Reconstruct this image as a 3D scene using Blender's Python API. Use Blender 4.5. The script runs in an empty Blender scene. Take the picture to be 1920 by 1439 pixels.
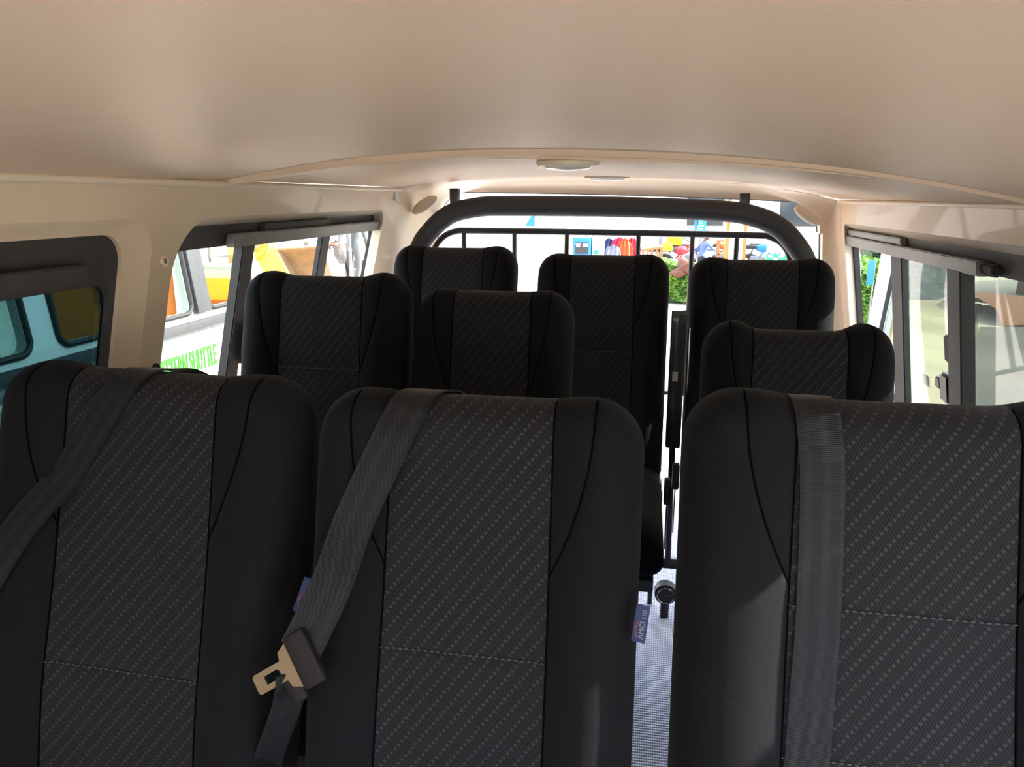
import bpy, bmesh, math, random
from mathutils import Vector, Matrix
from mathutils.geometry import delaunay_2d_cdt
random.seed(7)
S = bpy.context.scene
C = S.collection
CZ = 1.95            # eye height above the ground outside; the shell below is measured from eye level
PI = math.pi
# ------------------------------------------------------------------ camera, sky, sun, exposure
F, YAW, PITCH = 1400.0, math.radians(10), math.radians(14)
cam = bpy.data.cameras.new('camera'); camo = bpy.data.objects.new('camera', cam); C.objects.link(camo)
cam.sensor_width = 36; cam.lens = 36*F/1920; cam.clip_start = 0.02; cam.clip_end = 400
camo.location = (0, 0, CZ); camo.rotation_euler = (PI/2-PITCH, 0, YAW)
S.camera = camo
S.view_settings.view_transform = 'Standard'; S.view_settings.look = 'None'
S.view_settings.gamma = 1; S.view_settings.use_curve_mapping = False
S.view_settings.exposure = 2.45
w = bpy.data.worlds.new('sky'); S.world = w; w.use_nodes = True
nt = w.node_tree; nt.nodes.clear()
sk = nt.nodes.new('ShaderNodeTexSky'); sk.sky_type = 'NISHITA'; sk.sun_disc = False
sk.sun_elevation = math.radians(46); sk.sun_rotation = math.radians(60); sk.dust_density = 3; sk.air_density = 1.0
mixn = nt.nodes.new('ShaderNodeMix'); mixn.data_type = 'RGBA'; mixn.inputs[0].default_value = .55
mixn.inputs[7].default_value = (2.2, 2.3, 2.5, 1)
bg = nt.nodes.new('ShaderNodeBackground'); bg.inputs[1].default_value = 0.36
out = nt.nodes.new('ShaderNodeOutputWorld')
nt.links.new(sk.outputs[0], mixn.inputs[6]); nt.links.new(mixn.outputs[2], bg.inputs[0]); nt.links.new(bg.outputs[0], out.inputs[0])
SUN = Vector((0.90, 0.12, 0.60)).normalized()
sl = bpy.data.lights.new('sun', 'SUN'); sl.energy = 3.2; sl.angle = math.radians(.6); sl.color = (1, .95, .87)
so = bpy.data.objects.new('sun', sl); C.objects.link(so); so.rotation_euler = SUN.to_track_quat('Z', 'Y').to_euler()
so.location = (6, 4, 12)

# ------------------------------------------------------------------ view helper used to place things at a chosen distance
_f = Vector((-math.sin(YAW)*math.cos(PITCH), math.cos(YAW)*math.cos(PITCH), -math.sin(PITCH)))
_r = Vector((math.cos(YAW), math.sin(YAW), 0)); _u = _r.cross(_f)
def ray(px, py): return _f*F + _r*(px-960) - _u*(py-719.5)
def atY(px, py, Y): d = ray(px, py); return d*(Y/d.y)
def gnd(px, py): d = ray(px, py); return d*(-CZ/d.z)

# ------------------------------------------------------------------ materials
MATS = {}
def nodes(name):
    m = bpy.data.materials.new(name); m.use_nodes = True; MATS[name] = m
    return m, m.node_tree, m.node_tree.nodes['Principled BSDF']
def N(t, kind, **kw):
    n = t.nodes.new(kind)
    for k, v in kw.items():
        if k.startswith('i'): n.inputs[int(k[1:])].default_value = v
        else: setattr(n, k, v)
    return n
def mth(t, op, a, b=None, c=None):
    n = t.nodes.new('ShaderNodeMath'); n.operation = op
    for i, v in enumerate((a, b, c)):
        if v is None: continue
        if isinstance(v, (int, float)): n.inputs[i].default_value = v
        else: t.links.new(v, n.inputs[i])
    return n.outputs[0]
def mat(name, col, rough=.5, metal=0, var=.12, scale=30, bump=0, bscale=200, sheen=0, coat=0, emit=None, spec=None):
    m, t, b = nodes(name)
    tc = N(t, 'ShaderNodeTexCoord'); nz = N(t, 'ShaderNodeTexNoise'); nz.inputs['Scale'].default_value = scale; nz.inputs['Detail'].default_value = 4
    t.links.new(tc.outputs['Object'], nz.inputs['Vector'])
    mx = N(t, 'ShaderNodeMix', data_type='RGBA')
    mx.inputs[6].default_value = tuple(c*(1-var) for c in col)+(1,); mx.inputs[7].default_value = tuple(min(1, c*(1+var)) for c in col)+(1,)
    t.links.new(nz.outputs[0], mx.inputs[0]); t.links.new(mx.outputs[2], b.inputs['Base Color'])
    b.inputs['Roughness'].default_value = rough; b.inputs['Metallic'].default_value = metal
    if sheen: b.inputs['Sheen Weight'].default_value = sheen; b.inputs['Sheen Roughness'].default_value = .4
    if coat: b.inputs['Coat Weight'].default_value = coat
    if spec is not None: b.inputs['Specular IOR Level'].default_value = spec
    if bump:
        n2 = N(t, 'ShaderNodeTexNoise'); n2.inputs['Scale'].default_value = bscale; n2.inputs['Detail'].default_value = 3
        t.links.new(tc.outputs['Object'], n2.inputs['Vector'])
        bp = N(t, 'ShaderNodeBump'); bp.inputs['Strength'].default_value = bump; bp.inputs['Distance'].default_value = .004
        t.links.new(n2.outputs[0], bp.inputs['Height']); t.links.new(bp.outputs[0], b.inputs['Normal'])
    return m
FAB = (.0082, .0082, .0098)
mat('fabric_plain', FAB, .9, var=.12, scale=60, bump=.25, bscale=900, sheen=.05, spec=.12)
mat('fabric_back', (.02, .02, .022), .7, bump=.3, bscale=400)
mat('piping', (.003, .003, .004), 1, spec=0)
def threadmat():
    m, t, b = nodes('thread')
    tc = N(t, 'ShaderNodeTexCoord'); sp = N(t, 'ShaderNodeSeparateXYZ'); t.links.new(tc.outputs['Object'], sp.inputs[0])
    d = mth(t, 'LESS_THAN', mth(t, 'FRACT', mth(t, 'DIVIDE', sp.outputs[0], .0085)), .5)
    mx = N(t, 'ShaderNodeMix', data_type='RGBA'); mx.inputs[6].default_value = (.006, .006, .007, 1); mx.inputs[7].default_value = (.075, .072, .075, 1)
    t.links.new(d, mx.inputs[0]); t.links.new(mx.outputs[2], b.inputs['Base Color']); b.inputs['Roughness'].default_value = .9
threadmat()
mat('black_plastic', (.022, .022, .024), .42)
mat('black_metal', (.02, .021, .024), .35, coat=.3)
mat('frame_black', (.045, .04, .038), .6, var=.2, bump=.15, bscale=600)
mat('frame_grey', (.20, .19, .18), .45, metal=.2)
mat('cream', (.69, .54, .385), .42, var=.04, scale=6, coat=.15)
mat('cream_light', (.74, .62, .47), .4, var=.04)
mat('rubber', (.02, .02, .02), .7)
mat('foam_black', (.03, .031, .035), .55, bump=.2, bscale=60)
mat('chrome', (.7, .7, .7), .2, metal=1)
mat('tongue_metal', (.22, .14, .075), .45, metal=.5)
mat('belt_plastic', (.012, .008, .008), .55, spec=.25)
mat('tag_blue', (.010, .022, .10), .6)
mat('tag_white', (.25, .25, .25), .7)
mat('tag_orange', (.30, .08, .03), .7)
mat('sticker', (.45, .42, .36), .6)
mat('brown_screw', (.25, .19, .13), .5)
mat('lens', (.85, .83, .78), .25)
mat('white_paint', (.80, .81, .80), .3, var=.03, coat=.4)
mat('white_flat', (.85, .85, .84), .7, var=.04)
mat('green_letter', (.035, .34, .02), .5, var=.05)
mat('yellow_paint', (.50, .30, .07), .5, var=.25, scale=5)
mat('orange_paint', (.60, .17, .03), .5, var=.15, scale=5)
mat('bucket_rust', (.34, .24, .14), .75, var=.4, scale=9, bump=.4, bscale=30)
mat('grey_dark', (.04, .042, .046), .6, var=.3)
mat('grey_mid', (.18, .185, .19), .6, var=.2)
mat('roof_grey', (.45, .47, .48), .5, var=.2)
mat('tyre', (.03, .03, .03), .8)
mat('skin', (.12, .06, .035), .6)
mat('coverall', (.085, .09, .10), .8, var=.25, scale=20)
mat('shirt_white', (.45, .46, .48), .8)
mat('denim', (.12, .18, .36), .8, var=.4, scale=25)
mat('trouser_dark', (.015, .016, .022), .8)
mat('red_plastic', (.42, .04, .05), .5)
mat('pink_cloth', (.85, .06, .16), .8, var=.3, scale=14)
mat('orange_cloth', (.9, .16, .06), .8, var=.2, scale=14)
mat('navy_cloth', (.08, .11, .28), .8, var=.5, scale=20)
mat('grey_cloth', (.35, .38, .5), .8, var=.4, scale=20)
mat('brown_cloth', (.15, .06, .04), .8, var=.4, scale=18)
mat('blue_paint', (.02, .20, .65), .5, var=.1)
mat('teal_paint', (.02, .42, .38), .5, var=.1)
mat('teal_wall', (.45, .72, .75), .7, var=.1)
mat('wood_brown', (.42, .18, .07), .7, var=.4, scale=20)
mat('green_board', (.03, .32, .17), .5, var=.1)
mat('yellow_plastic', (.85, .60, .03), .45, var=.1)
mat('wall_white', (.72, .72, .72), .8, var=.06, scale=1.2)
mat('wall_cream', (.70, .66, .55), .8, var=.08, scale=1.5)
mat('trunk', (.12, .07, .04), .9)
mat('window_dark', (.04, .05, .055), .2, var=.1)
def glassmat(name, tint, gl=.12):
    m = bpy.data.materials.new(name); m.use_nodes = True; t = m.node_tree; t.nodes.clear(); MATS[name] = m
    o = N(t, 'ShaderNodeOutputMaterial'); tr = N(t, 'ShaderNodeBsdfTransparent'); tr.inputs[0].default_value = tint+(1,)
    g = N(t, 'ShaderNodeBsdfGlossy'); g.inputs['Roughness'].default_value = .03
    lw = N(t, 'ShaderNodeFresnel'); lw.inputs[0].default_value = 1.45
    ms = N(t, 'ShaderNodeMixShader'); ge = N(t, 'ShaderNodeNewGeometry'); f = mth(t, 'MULTIPLY', mth(t, 'MULTIPLY', lw.outputs[0], gl/.12), mth(t, 'SUBTRACT', 1.0, ge.outputs['Backfacing']))
    t.links.new(f, ms.inputs[0]); t.links.new(tr.outputs[0], ms.inputs[1]); t.links.new(g.outputs[0], ms.inputs[2]); t.links.new(ms.outputs[0], o.inputs[0])
    m.use_backface_culling = False
    return m
glassmat('glass_clear', (.95, .97, .95), .10)
glassmat('glass_green', (.86, .91, .86), .10)
glassmat('glass_dark', (.14, .22, .235), .16)
glassmat('glass_grey', (.58, .60, .57), .10)
def headliner():
    m, t, b = nodes('headliner')
    tc = N(t, 'ShaderNodeTexCoord'); mp = N(t, 'ShaderNodeMapping'); mp.inputs['Scale'].default_value = (1.0, 1.6, 1)
    t.links.new(tc.outputs['Object'], mp.inputs[0])
    n1 = N(t, 'ShaderNodeTexNoise'); n1.inputs['Scale'].default_value = 2.2; n1.inputs['Detail'].default_value = 3
    t.links.new(mp.outputs[0], n1.inputs['Vector'])
    cr = N(t, 'ShaderNodeMix', data_type='RGBA'); cr.inputs[6].default_value = (.75, .56, .40, 1); cr.inputs[7].default_value = (.81, .63, .465, 1)
    t.links.new(n1.outputs[0], cr.inputs[0]); t.links.new(cr.outputs[2], b.inputs['Base Color'])
    b.inputs['Roughness'].default_value = .48; b.inputs['Specular IOR Level'].default_value = .35
    n2 = N(t, 'ShaderNodeTexNoise'); n2.inputs['Scale'].default_value = 3.5; n2.inputs['Detail'].default_value = 2; n2.inputs['Distortion'].default_value = .3
    t.links.new(mp.outputs[0], n2.inputs['Vector'])
    bp = N(t, 'ShaderNodeBump'); bp.inputs['Strength'].default_value = .22; bp.inputs['Distance'].default_value = .012
    t.links.new(n2.outputs[0], bp.inputs['Height'])
    n3 = N(t, 'ShaderNodeTexNoise'); n3.inputs['Scale'].default_value = 350
    t.links.new(tc.outputs['Object'], n3.inputs['Vector'])
    b2 = N(t, 'ShaderNodeBump'); b2.inputs['Strength'].default_value = .12; b2.inputs['Distance'].default_value = .002
    t.links.new(n3.outputs[0], b2.inputs['Height']); t.links.new(bp.outputs[0], b2.inputs['Normal']); t.links.new(b2.outputs[0], b.inputs['Normal'])
headliner()
def pattern():
    # woven inlay: fine steep twill one way, rows of pale stitches the other way (UV in metres)
    m, t, b = nodes('fabric_pattern')
    uv = N(t, 'ShaderNodeUVMap'); sp = N(t, 'ShaderNodeSeparateXYZ'); t.links.new(uv.outputs[0], sp.inputs[0])
    x, y = sp.outputs[0], sp.outputs[1]
    def rot(deg):
        c, s = math.cos(math.radians(deg)), math.sin(math.radians(deg))
        a = mth(t, 'ADD', mth(t, 'MULTIPLY', x, c), mth(t, 'MULTIPLY', y, s))
        p = mth(t, 'ADD', mth(t, 'MULTIPLY', x, -s), mth(t, 'MULTIPLY', y, c))
        return a, p
    a, p = rot(52)
    row = mth(t, 'DIVIDE', p, .0155)
    fr = mth(t, 'ABSOLUTE', mth(t, 'SUBTRACT', mth(t, 'FRACT', row), .5))
    line = mth(t, 'LESS_THAN', fr, .13)
    dash = mth(t, 'LESS_THAN', mth(t, 'FRACT', mth(t, 'ADD', mth(t, 'DIVIDE', a, .0072), mth(t, 'MULTIPLY', mth(t, 'FLOOR', row), .43))), .52)
    st = mth(t, 'MULTIPLY', line, dash)
    a2, p2 = rot(-58)
    tw = mth(t, 'LESS_THAN', mth(t, 'FRACT', mth(t, 'DIVIDE', p2, .0036)), .42)
    nz = N(t, 'ShaderNodeTexNoise'); nz.inputs['Scale'].default_value = 9
    t.links.new(uv.outputs[0], nz.inputs[0])
    amt = mth(t, 'MULTIPLY', st, mth(t, 'ADD', mth(t, 'MULTIPLY', nz.outputs[0], 1.0), .25))
    m1 = N(t, 'ShaderNodeMix', data_type='RGBA'); m1.inputs[6].default_value = (.0075, .0075, .0088, 1); m1.inputs[7].default_value = (.016, .0155, .0172, 1)
    t.links.new(tw, m1.inputs[0])
    m2 = N(t, 'ShaderNodeMix', data_type='RGBA'); m2.inputs[7].default_value = (.042, .041, .044, 1)
    t.links.new(m1.outputs[2], m2.inputs[6]); t.links.new(amt, m2.inputs[0])
    t.links.new(m2.outputs[2], b.inputs['Base Color'])
    b.inputs['Roughness'].default_value = .8; b.inputs['Sheen Weight'].default_value = .08; b.inputs['Specular IOR Level'].default_value = .2
    h = mth(t, 'ADD', mth(t, 'MULTIPLY', tw, .5), st)
    bp = N(t, 'ShaderNodeBump'); bp.inputs['Strength'].default_value = .3; bp.inputs['Distance'].default_value = .001
    t.links.new(h, bp.inputs['Height']); t.links.new(bp.outputs[0], b.inputs['Normal'])
pattern()
def webbing():
    m, t, b = nodes('webbing')
    uv = N(t, 'ShaderNodeUVMap'); sp = N(t, 'ShaderNodeSeparateXYZ'); t.links.new(uv.outputs[0], sp.inputs[0])
    fr = mth(t, 'FRACT', mth(t, 'MULTIPLY', sp.outputs[0], 2.5))
    band = mth(t, 'LESS_THAN', mth(t, 'ABSOLUTE', mth(t, 'SUBTRACT', fr, .5)), .22)
    mx = N(t, 'ShaderNodeMix', data_type='RGBA'); mx.inputs[6].default_value = (.0075, .0075, .0095, 1); mx.inputs[7].default_value = (.013, .013, .0165, 1)
    t.links.new(band, mx.inputs[0]); t.links.new(mx.outputs[2], b.inputs['Base Color'])
    b.inputs['Specular IOR Level'].default_value = .25; b.inputs['Roughness'].default_value = .45; b.inputs['Sheen Weight'].default_value = .05
    rb = mth(t, 'SINE', mth(t, 'MULTIPLY', sp.outputs[1], 2800.))
    bp = N(t, 'ShaderNodeBump'); bp.inputs['Strength'].default_value = .25; bp.inputs['Distance'].default_value = .0006
    t.links.new(rb, bp.inputs['Height']); t.links.new(bp.outputs[0], b.inputs['Normal'])
webbing()
def floormat():
    m, t, b = nodes('floor_vinyl')
    tc = N(t, 'ShaderNodeTexCoord'); sp = N(t, 'ShaderNodeSeparateXYZ'); t.links.new(tc.outputs['Object'], sp.inputs[0])
    k = 2*PI/.0105
    s1 = mth(t, 'SINE', mth(t, 'MULTIPLY', mth(t, 'ADD', sp.outputs[0], mth(t, 'MULTIPLY', sp.outputs[1], .55)), k))
    s2 = mth(t, 'SINE', mth(t, 'MULTIPLY', mth(t, 'SUBTRACT', sp.outputs[0], mth(t, 'MULTIPLY', sp.outputs[1], .55)), k))
    h = mth(t, 'MULTIPLY', s1, s2)
    st = mth(t, 'GREATER_THAN', h, .05)
    mx = N(t, 'ShaderNodeMix', data_type='RGBA'); mx.inputs[6].default_value = (.10, .12, .19, 1); mx.inputs[7].default_value = (.46, .51, .72, 1)
    t.links.new(st, mx.inputs[0]); t.links.new(mx.outputs[2], b.inputs['Base Color'])
    b.inputs['Roughness'].default_value = .34; b.inputs['Specular IOR Level'].default_value = .8
    bp = N(t, 'ShaderNodeBump'); bp.inputs['Strength'].default_value = .6; bp.inputs['Distance'].default_value = .002
    t.links.new(h, bp.inputs['Height']); t.links.new(bp.outputs[0], b.inputs['Normal'])
floormat()
def groundmat():
    m, t, b = nodes('ground')
    tc = N(t, 'ShaderNodeTexCoord')
    n1 = N(t, 'ShaderNodeTexNoise'); n1.inputs['Scale'].default_value = .35; n1.inputs['Detail'].default_value = 6
    n2 = N(t, 'ShaderNodeTexNoise'); n2.inputs['Scale'].default_value = 6; n2.inputs['Detail'].default_value = 8
    for n in (n1, n2): t.links.new(tc.outputs['Object'], n.inputs['Vector'])
    mx = N(t, 'ShaderNodeMix', data_type='RGBA'); mx.inputs[6].default_value = (.50, .44, .36, 1); mx.inputs[7].default_value = (.60, .55, .48, 1)
    t.links.new(n1.outputs[0], mx.inputs[0])
    m2 = N(t, 'ShaderNodeMix', data_type='RGBA', blend_type='MULTIPLY'); m2.inputs[0].default_value = .35
    t.links.new(mx.outputs[2], m2.inputs[6]); t.links.new(n2.outputs[1], m2.inputs[7]); t.links.new(m2.outputs[2], b.inputs['Base Color'])
    b.inputs['Roughness'].default_value = .9
groundmat()
def earthmat(name, c1, c2):
    m, t, b = nodes(name)
    tc = N(t, 'ShaderNodeTexCoord'); mp = N(t, 'ShaderNodeMapping'); mp.inputs['Scale'].default_value = (.35, .35, 3)
    t.links.new(tc.outputs['Object'], mp.inputs[0])
    n1 = N(t, 'ShaderNodeTexNoise'); n1.inputs['Scale'].default_value = 2; n1.inputs['Detail'].default_value = 8
    t.links.new(mp.outputs[0], n1.inputs['Vector'])
    cr = N(t, 'ShaderNodeValToRGB'); cr.color_ramp.elements[0].position = .35; cr.color_ramp.elements[1].position = .62
    cr.color_ramp.elements[0].color = c1+(1,); cr.color_ramp.elements[1].color = c2+(1,)
    t.links.new(n1.outputs[0], cr.inputs[0]); t.links.new(cr.outputs[0], b.inputs['Base Color']); b.inputs['Roughness'].default_value = .9
earthmat('earth_tan', (.085, .062, .028), (.14, .108, .052))
earthmat('asphalt', (.045, .045, .045), (.085, .083, .078))
earthmat('earth_orange', (.17, .06, .025), (.24, .10, .045))
def leafmat(name, c1, c2):
    m, t, b = nodes(name)
    tc = N(t, 'ShaderNodeTexCoord'); n1 = N(t, 'ShaderNodeTexNoise'); n1.inputs['Scale'].default_value = 9; n1.inputs['Detail'].default_value = 3
    t.links.new(tc.outputs['Object'], n1.inputs['Vector'])
    cr = N(t, 'ShaderNodeValToRGB'); cr.color_ramp.elements[0].position = .35; cr.color_ramp.elements[1].position = .65
    cr.color_ramp.elements[0].color = c1+(1,); cr.color_ramp.elements[1].color = c2+(1,)
    t.links.new(n1.outputs[0], cr.inputs[0]); t.links.new(cr.outputs[0], b.inputs['Base Color']); b.inputs['Roughness'].default_value = .55
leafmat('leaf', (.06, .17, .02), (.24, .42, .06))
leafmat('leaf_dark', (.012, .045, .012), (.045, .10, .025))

# ------------------------------------------------------------------ mesh helpers
def tag(o, label=None, cat=None, group=None, kind=None):
    if label: o['label'] = label
    if cat: o['category'] = cat
    if group: o['group'] = group
    if kind: o['kind'] = kind
    return o
def link(name, me, parent=None):
    o = bpy.data.objects.new(name, me); C.objects.link(o)
    if parent: o.parent = parent
    return o
def empty(name, loc, label, cat, group=None, rz=0):
    o = bpy.data.objects.new(name, None); C.objects.link(o); o.location = loc; o.rotation_euler = (0, 0, rz); o.empty_display_size = .1
    return tag(o, label, cat, group)
class MB:
    def __init__(s): s.bm = bmesh.new(); s.uv = s.bm.loops.layers.uv.new('UVMap')
    def grid(s, pts, closed_u=False, uvs=None, mi=0):
        R = len(pts); Cn = len(pts[0])
        vs = [[s.bm.verts.new(p) for p in row] for row in pts]
        for i in range(R-1):
            for j in range(Cn if closed_u else Cn-1):
                k = (j+1) % Cn
                q = [vs[i][j], vs[i][k], vs[i+1][k], vs[i+1][j]]
                ix = [(i, j), (i, k), (i+1, k), (i+1, j)]
                qq = []; ii = []
                for v, x in zip(q, ix):
                    if all((v.co-z.co).length > 1e-6 for z in qq): qq.append(v); ii.append(x)
                if len(qq) < 3: continue
                try: f = s.bm.faces.new(qq)
                except ValueError: continue
                f.material_index = mi
                if uvs:
                    for l, (a, b) in zip(f.loops, ii): l[s.uv].uv = uvs[a][b]
        return vs
    def face(s, pts, mi=0):
        f = s.bm.faces.new([s.bm.verts.new(p) for p in pts]); f.material_index = mi; return f
    def box(s, c, d, M=None, bev=0, mi=0):
        b = bmesh.new(); bmesh.ops.create_cube(b, size=1)
        for v in b.verts: v.co = Vector((v.co.x*d[0], v.co.y*d[1], v.co.z*d[2]))
        if bev: bmesh.ops.bevel(b, geom=b.edges[:], offset=bev, segments=2, affect='EDGES', profile=.6)
        mt = Matrix.Translation(c) @ (M if M else Matrix())
        s.merge(b, mt, mi)
    def merge(s, b, mt=Matrix(), mi=0):
        mp = {v: s.bm.verts.new(mt @ v.co) for v in b.verts}
        for f in b.faces:
            try: g = s.bm.faces.new([mp[v] for v in f.verts]); g.material_index = mi; g.smooth = f.smooth
            except ValueError: pass
        b.free()
    def tube(s, path, r, n=8, closed=False, sq=None, up=Vector((0, 0, 1)), mi=0, caps=True):
        path = [Vector(p) for p in path]; rings = []; m = len(path)
        for i, p in enumerate(path):
            a = path[(i-1) % m] if (closed or i) else path[i]; b = path[(i+1) % m] if (closed or i < m-1) else path[i]
            t = (b-a).normalized(); ref = up if abs(t.dot(up)) < .95 else Vector((1, 0, 0))
            x = t.cross(ref).normalized(); y = x.cross(t).normalized()
            rr = r[i] if isinstance(r, (list, tuple)) else r
            if sq: prof = [(-sq[0], -sq[1]), (sq[0], -sq[1]), (sq[0], sq[1]), (-sq[0], sq[1])]
            else: prof = [(rr*math.cos(2*PI*k/n), rr*math.sin(2*PI*k/n)) for k in range(n)]
            rings.append([p+x*u+y*v for u, v in prof])
        if closed: rings.append(rings[0])
        vs = s.grid(rings, True, mi=mi)
        if not closed and caps:
            for rg in (vs[0], vs[-1]):
                try: s.bm.faces.new(rg).material_index = mi
                except ValueError: pass
    def ball(s, c, d, seg=16, M=None, mi=0, p=1.0):
        b = bmesh.new(); bmesh.ops.create_uvsphere(b, u_segments=seg, v_segments=max(6, seg//2), radius=1)
        def se(t): return math.copysign(abs(t)**p, t)
        for v in b.verts: v.co = Vector((se(v.co.x)*d[0], se(v.co.y)*d[1], se(v.co.z)*d[2]))
        s.merge(b, Matrix.Translation(c) @ (M if M else Matrix()), mi)
    def cyl(s, c, r, h, axis='Z', n=24, r2=None, mi=0, bev=0):
        b = bmesh.new(); bmesh.ops.create_cone(b, segments=n, radius1=r, radius2=r if r2 is None else r2, depth=h, cap_ends=True)
        if bev: bmesh.ops.bevel(b, geom=[e for e in b.edges if len(e.link_faces) == 2 and any(len(f.verts) > 4 for f in e.link_faces)], offset=bev, segments=2, affect='EDGES')
        R = {'Z': Matrix(), 'X': Matrix.Rotation(PI/2, 4, 'Y'), 'Y': Matrix.Rotation(PI/2, 4, 'X')}[axis] if isinstance(axis, str) else axis
        s.merge(b, Matrix.Translation(c) @ R, mi)
    def build(s, name, m, parent=None, smooth=True, ang=40, solid=0, solid_off=-1, weld=True):
        if weld: bmesh.ops.remove_doubles(s.bm, verts=s.bm.verts[:], dist=1e-5)
        lo = [v for v in s.bm.verts if not v.link_faces]
        if lo: bmesh.ops.delete(s.bm, geom=lo, context='VERTS')
        bmesh.ops.recalc_face_normals(s.bm, faces=s.bm.faces[:])
        me = bpy.data.meshes.new(name); s.bm.to_mesh(me); s.bm.free()
        for k in (m if isinstance(m, (list, tuple)) else [m]): me.materials.append(MATS[k])
        if smooth:
            for p in me.polygons: p.use_smooth = True
            me.set_sharp_from_angle(angle=math.radians(ang))
        o = link(name, me, parent)
        if solid:
            md = o.modifiers.new('thickness', 'SOLIDIFY'); md.thickness = solid; md.offset = solid_off
        return o
def ss(a, b, x):
    t = max(0, min(1, (x-a)/(b-a))) if a != b else (1 if x > a else 0)
    return t*t*(3-2*t)
def text(name, body, m, parent, size, M, ext=.002, sx=1.0, align='LEFT'):
    cu = bpy.data.curves.new(name, 'FONT'); cu.body = body; cu.size = size; cu.extrude = ext; cu.align_x = align; cu.resolution_u = 3; cu.offset = .02*size if size > .1 else 0
    tmp = bpy.data.objects.new('tmp', cu); C.objects.link(tmp)
    dg = bpy.context.evaluated_depsgraph_get(); dg.update()
    me = bpy.data.meshes.new_from_object(tmp.evaluated_get(dg)); bpy.data.objects.remove(tmp)
    me.transform(Matrix.Diagonal((sx, 1, 1, 1))); me.transform(M)
    me.materials.clear(); me.materials.append(MATS[m]); me.name = name
    return link(name, me, parent)
def basis(ax, ay, o):   # x axis, y axis -> matrix
    ax = Vector(ax).normalized(); ay = Vector(ay); az = ax.cross(ay).normalized(); ay = az.cross(ax)
    M = Matrix((ax, ay, az)).transposed().to_4x4(); return Matrix.Translation(o) @ M

# ------------------------------------------------------------------ van shell
FLOOR = -1.30; FRONT = -1.35
XL = lambda z: -.875+.25*z
XR = lambda z: .69-.17*z
def low(z, side):      # wall bulges out to the belt line, then straight down
    zz = max(z, -.55)
    return XL(zz) if side == 'L' else XR(zz)
def edge(X): return .030-.027*(X+.87)
def zfront(X): return edge(X)+.076*(1-min(1, abs((X+.09)/.79))**2.3)
def zrear(X): return edge(X)+.060*(1-min(1, abs((X+.09)/.79))**2.6)
def rrect(y0, y1, z0, z1, r, n=8):
    """rounded rectangle in (Y,z); r = radii for (y1,z1),(y0,z1),(y0,z0),(y1,z0)"""
    pts = []
    for (cy, cz, sy, sz, a0), rr in zip(((y1, z1, -1, -1, 0), (y0, z1, 1, -1, 90), (y0, z0, 1, 1, 180), (y1, z0, -1, 1, 270)), r):
        for k in range(n+1):
            a = math.radians(a0+90*k/n)
            pts.append((cy+sy*rr+rr*math.cos(a), cz+sz*rr+rr*math.sin(a)))
    return pts
def wall_poly(side, outer, holes, name, m):
    vs = []; fs = []
    for lp in [outer]+holes:
        base = len(vs); vs += [Vector(p) for p in lp]; fs.append(list(range(base, base+len(lp))))
    es = [(f[i], f[(i+1) % len(f)]) for f in fs for i in range(len(f))]
    V, E_, F_, *_ = delaunay_2d_cdt(vs, es, fs, 1, 1e-6)
    def inside(pt, poly):
        c = False; j = len(poly)-1
        for i in range(len(poly)):
            a, b = poly[i], poly[j]
            if (a[1] > pt[1]) != (b[1] > pt[1]) and pt[0] < (b[0]-a[0])*(pt[1]-a[1])/(b[1]-a[1])+a[0]: c = not c
            j = i
        return c
    mb = MB(); bv = [mb.bm.verts.new((low(p[1], side), p[0], p[1])) for p in V]
    for f in F_:
        c = sum((V[i] for i in f), Vector((0, 0)))/len(f)
        if not inside(c, outer) or any(inside(c, h) for h in holes): continue
        try: mb.bm.faces.new([bv[i] for i in f])
        except ValueError: pass
    return mb.build(name, m, smooth=False, weld=False)
def sheet_ring(mb, side, la, oa, lb, ob, mi=0):
    """strip between two (Y,z) loops at outward offsets oa, ob from the wall plane"""
    sg = -1 if side == 'L' else 1
    A = [(low(z, side)+sg*oa, y, z) for y, z in la]; B = [(low(z, side)+sg*ob, y, z) for y, z in lb]
    mb.grid([A, B], True, mi=mi)
def panel(side, loop, off, th, name, m, parent=None):
    mb = MB(); sg = -1 if side == 'L' else 1
    A = [(low(z, side)+sg*off, y, z) for y, z in loop]; B = [(low(z, side)+sg*(off+th), y, z) for y, z in loop]
    mb.grid([A, B], True); mb.face(A); mb.face(B)
    return mb.build(name, m, parent, smooth=False)
def wbar(side, y0, y1, z0, z1, in_, th, name, m, parent, bev=.003, y0b=None, y1b=None):
    """bar on a wall; in_ = outward offset of its inner face (negative = into the cabin); y0b,y1b = lower ends"""
    sg = -1 if side == 'L' else 1
    y0b = y0 if y0b is None else y0b; y1b = y1 if y1b is None else y1b
    b = bmesh.new(); P = []
    for o in (in_, in_+th):
        for (y, z) in ((y0b, z0), (y1b, z0), (y1, z1), (y0, z1)):
            P.append(b.verts.new((low(z, side)+sg*o, y, z)))
    for f in ((0, 1, 2, 3), (7, 6, 5, 4), (0, 4, 5, 1), (1, 5, 6, 2), (2, 6, 7, 3), (3, 7, 4, 0)): b.faces.new([P[i] for i in f])
    if bev: bmesh.ops.bevel(b, geom=b.edges[:], offset=bev, segments=2, affect='EDGES')
    mb = MB(); mb.merge(b); return mb.build(name, m, parent)

YR = 2.62   # end of straight side walls
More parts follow.
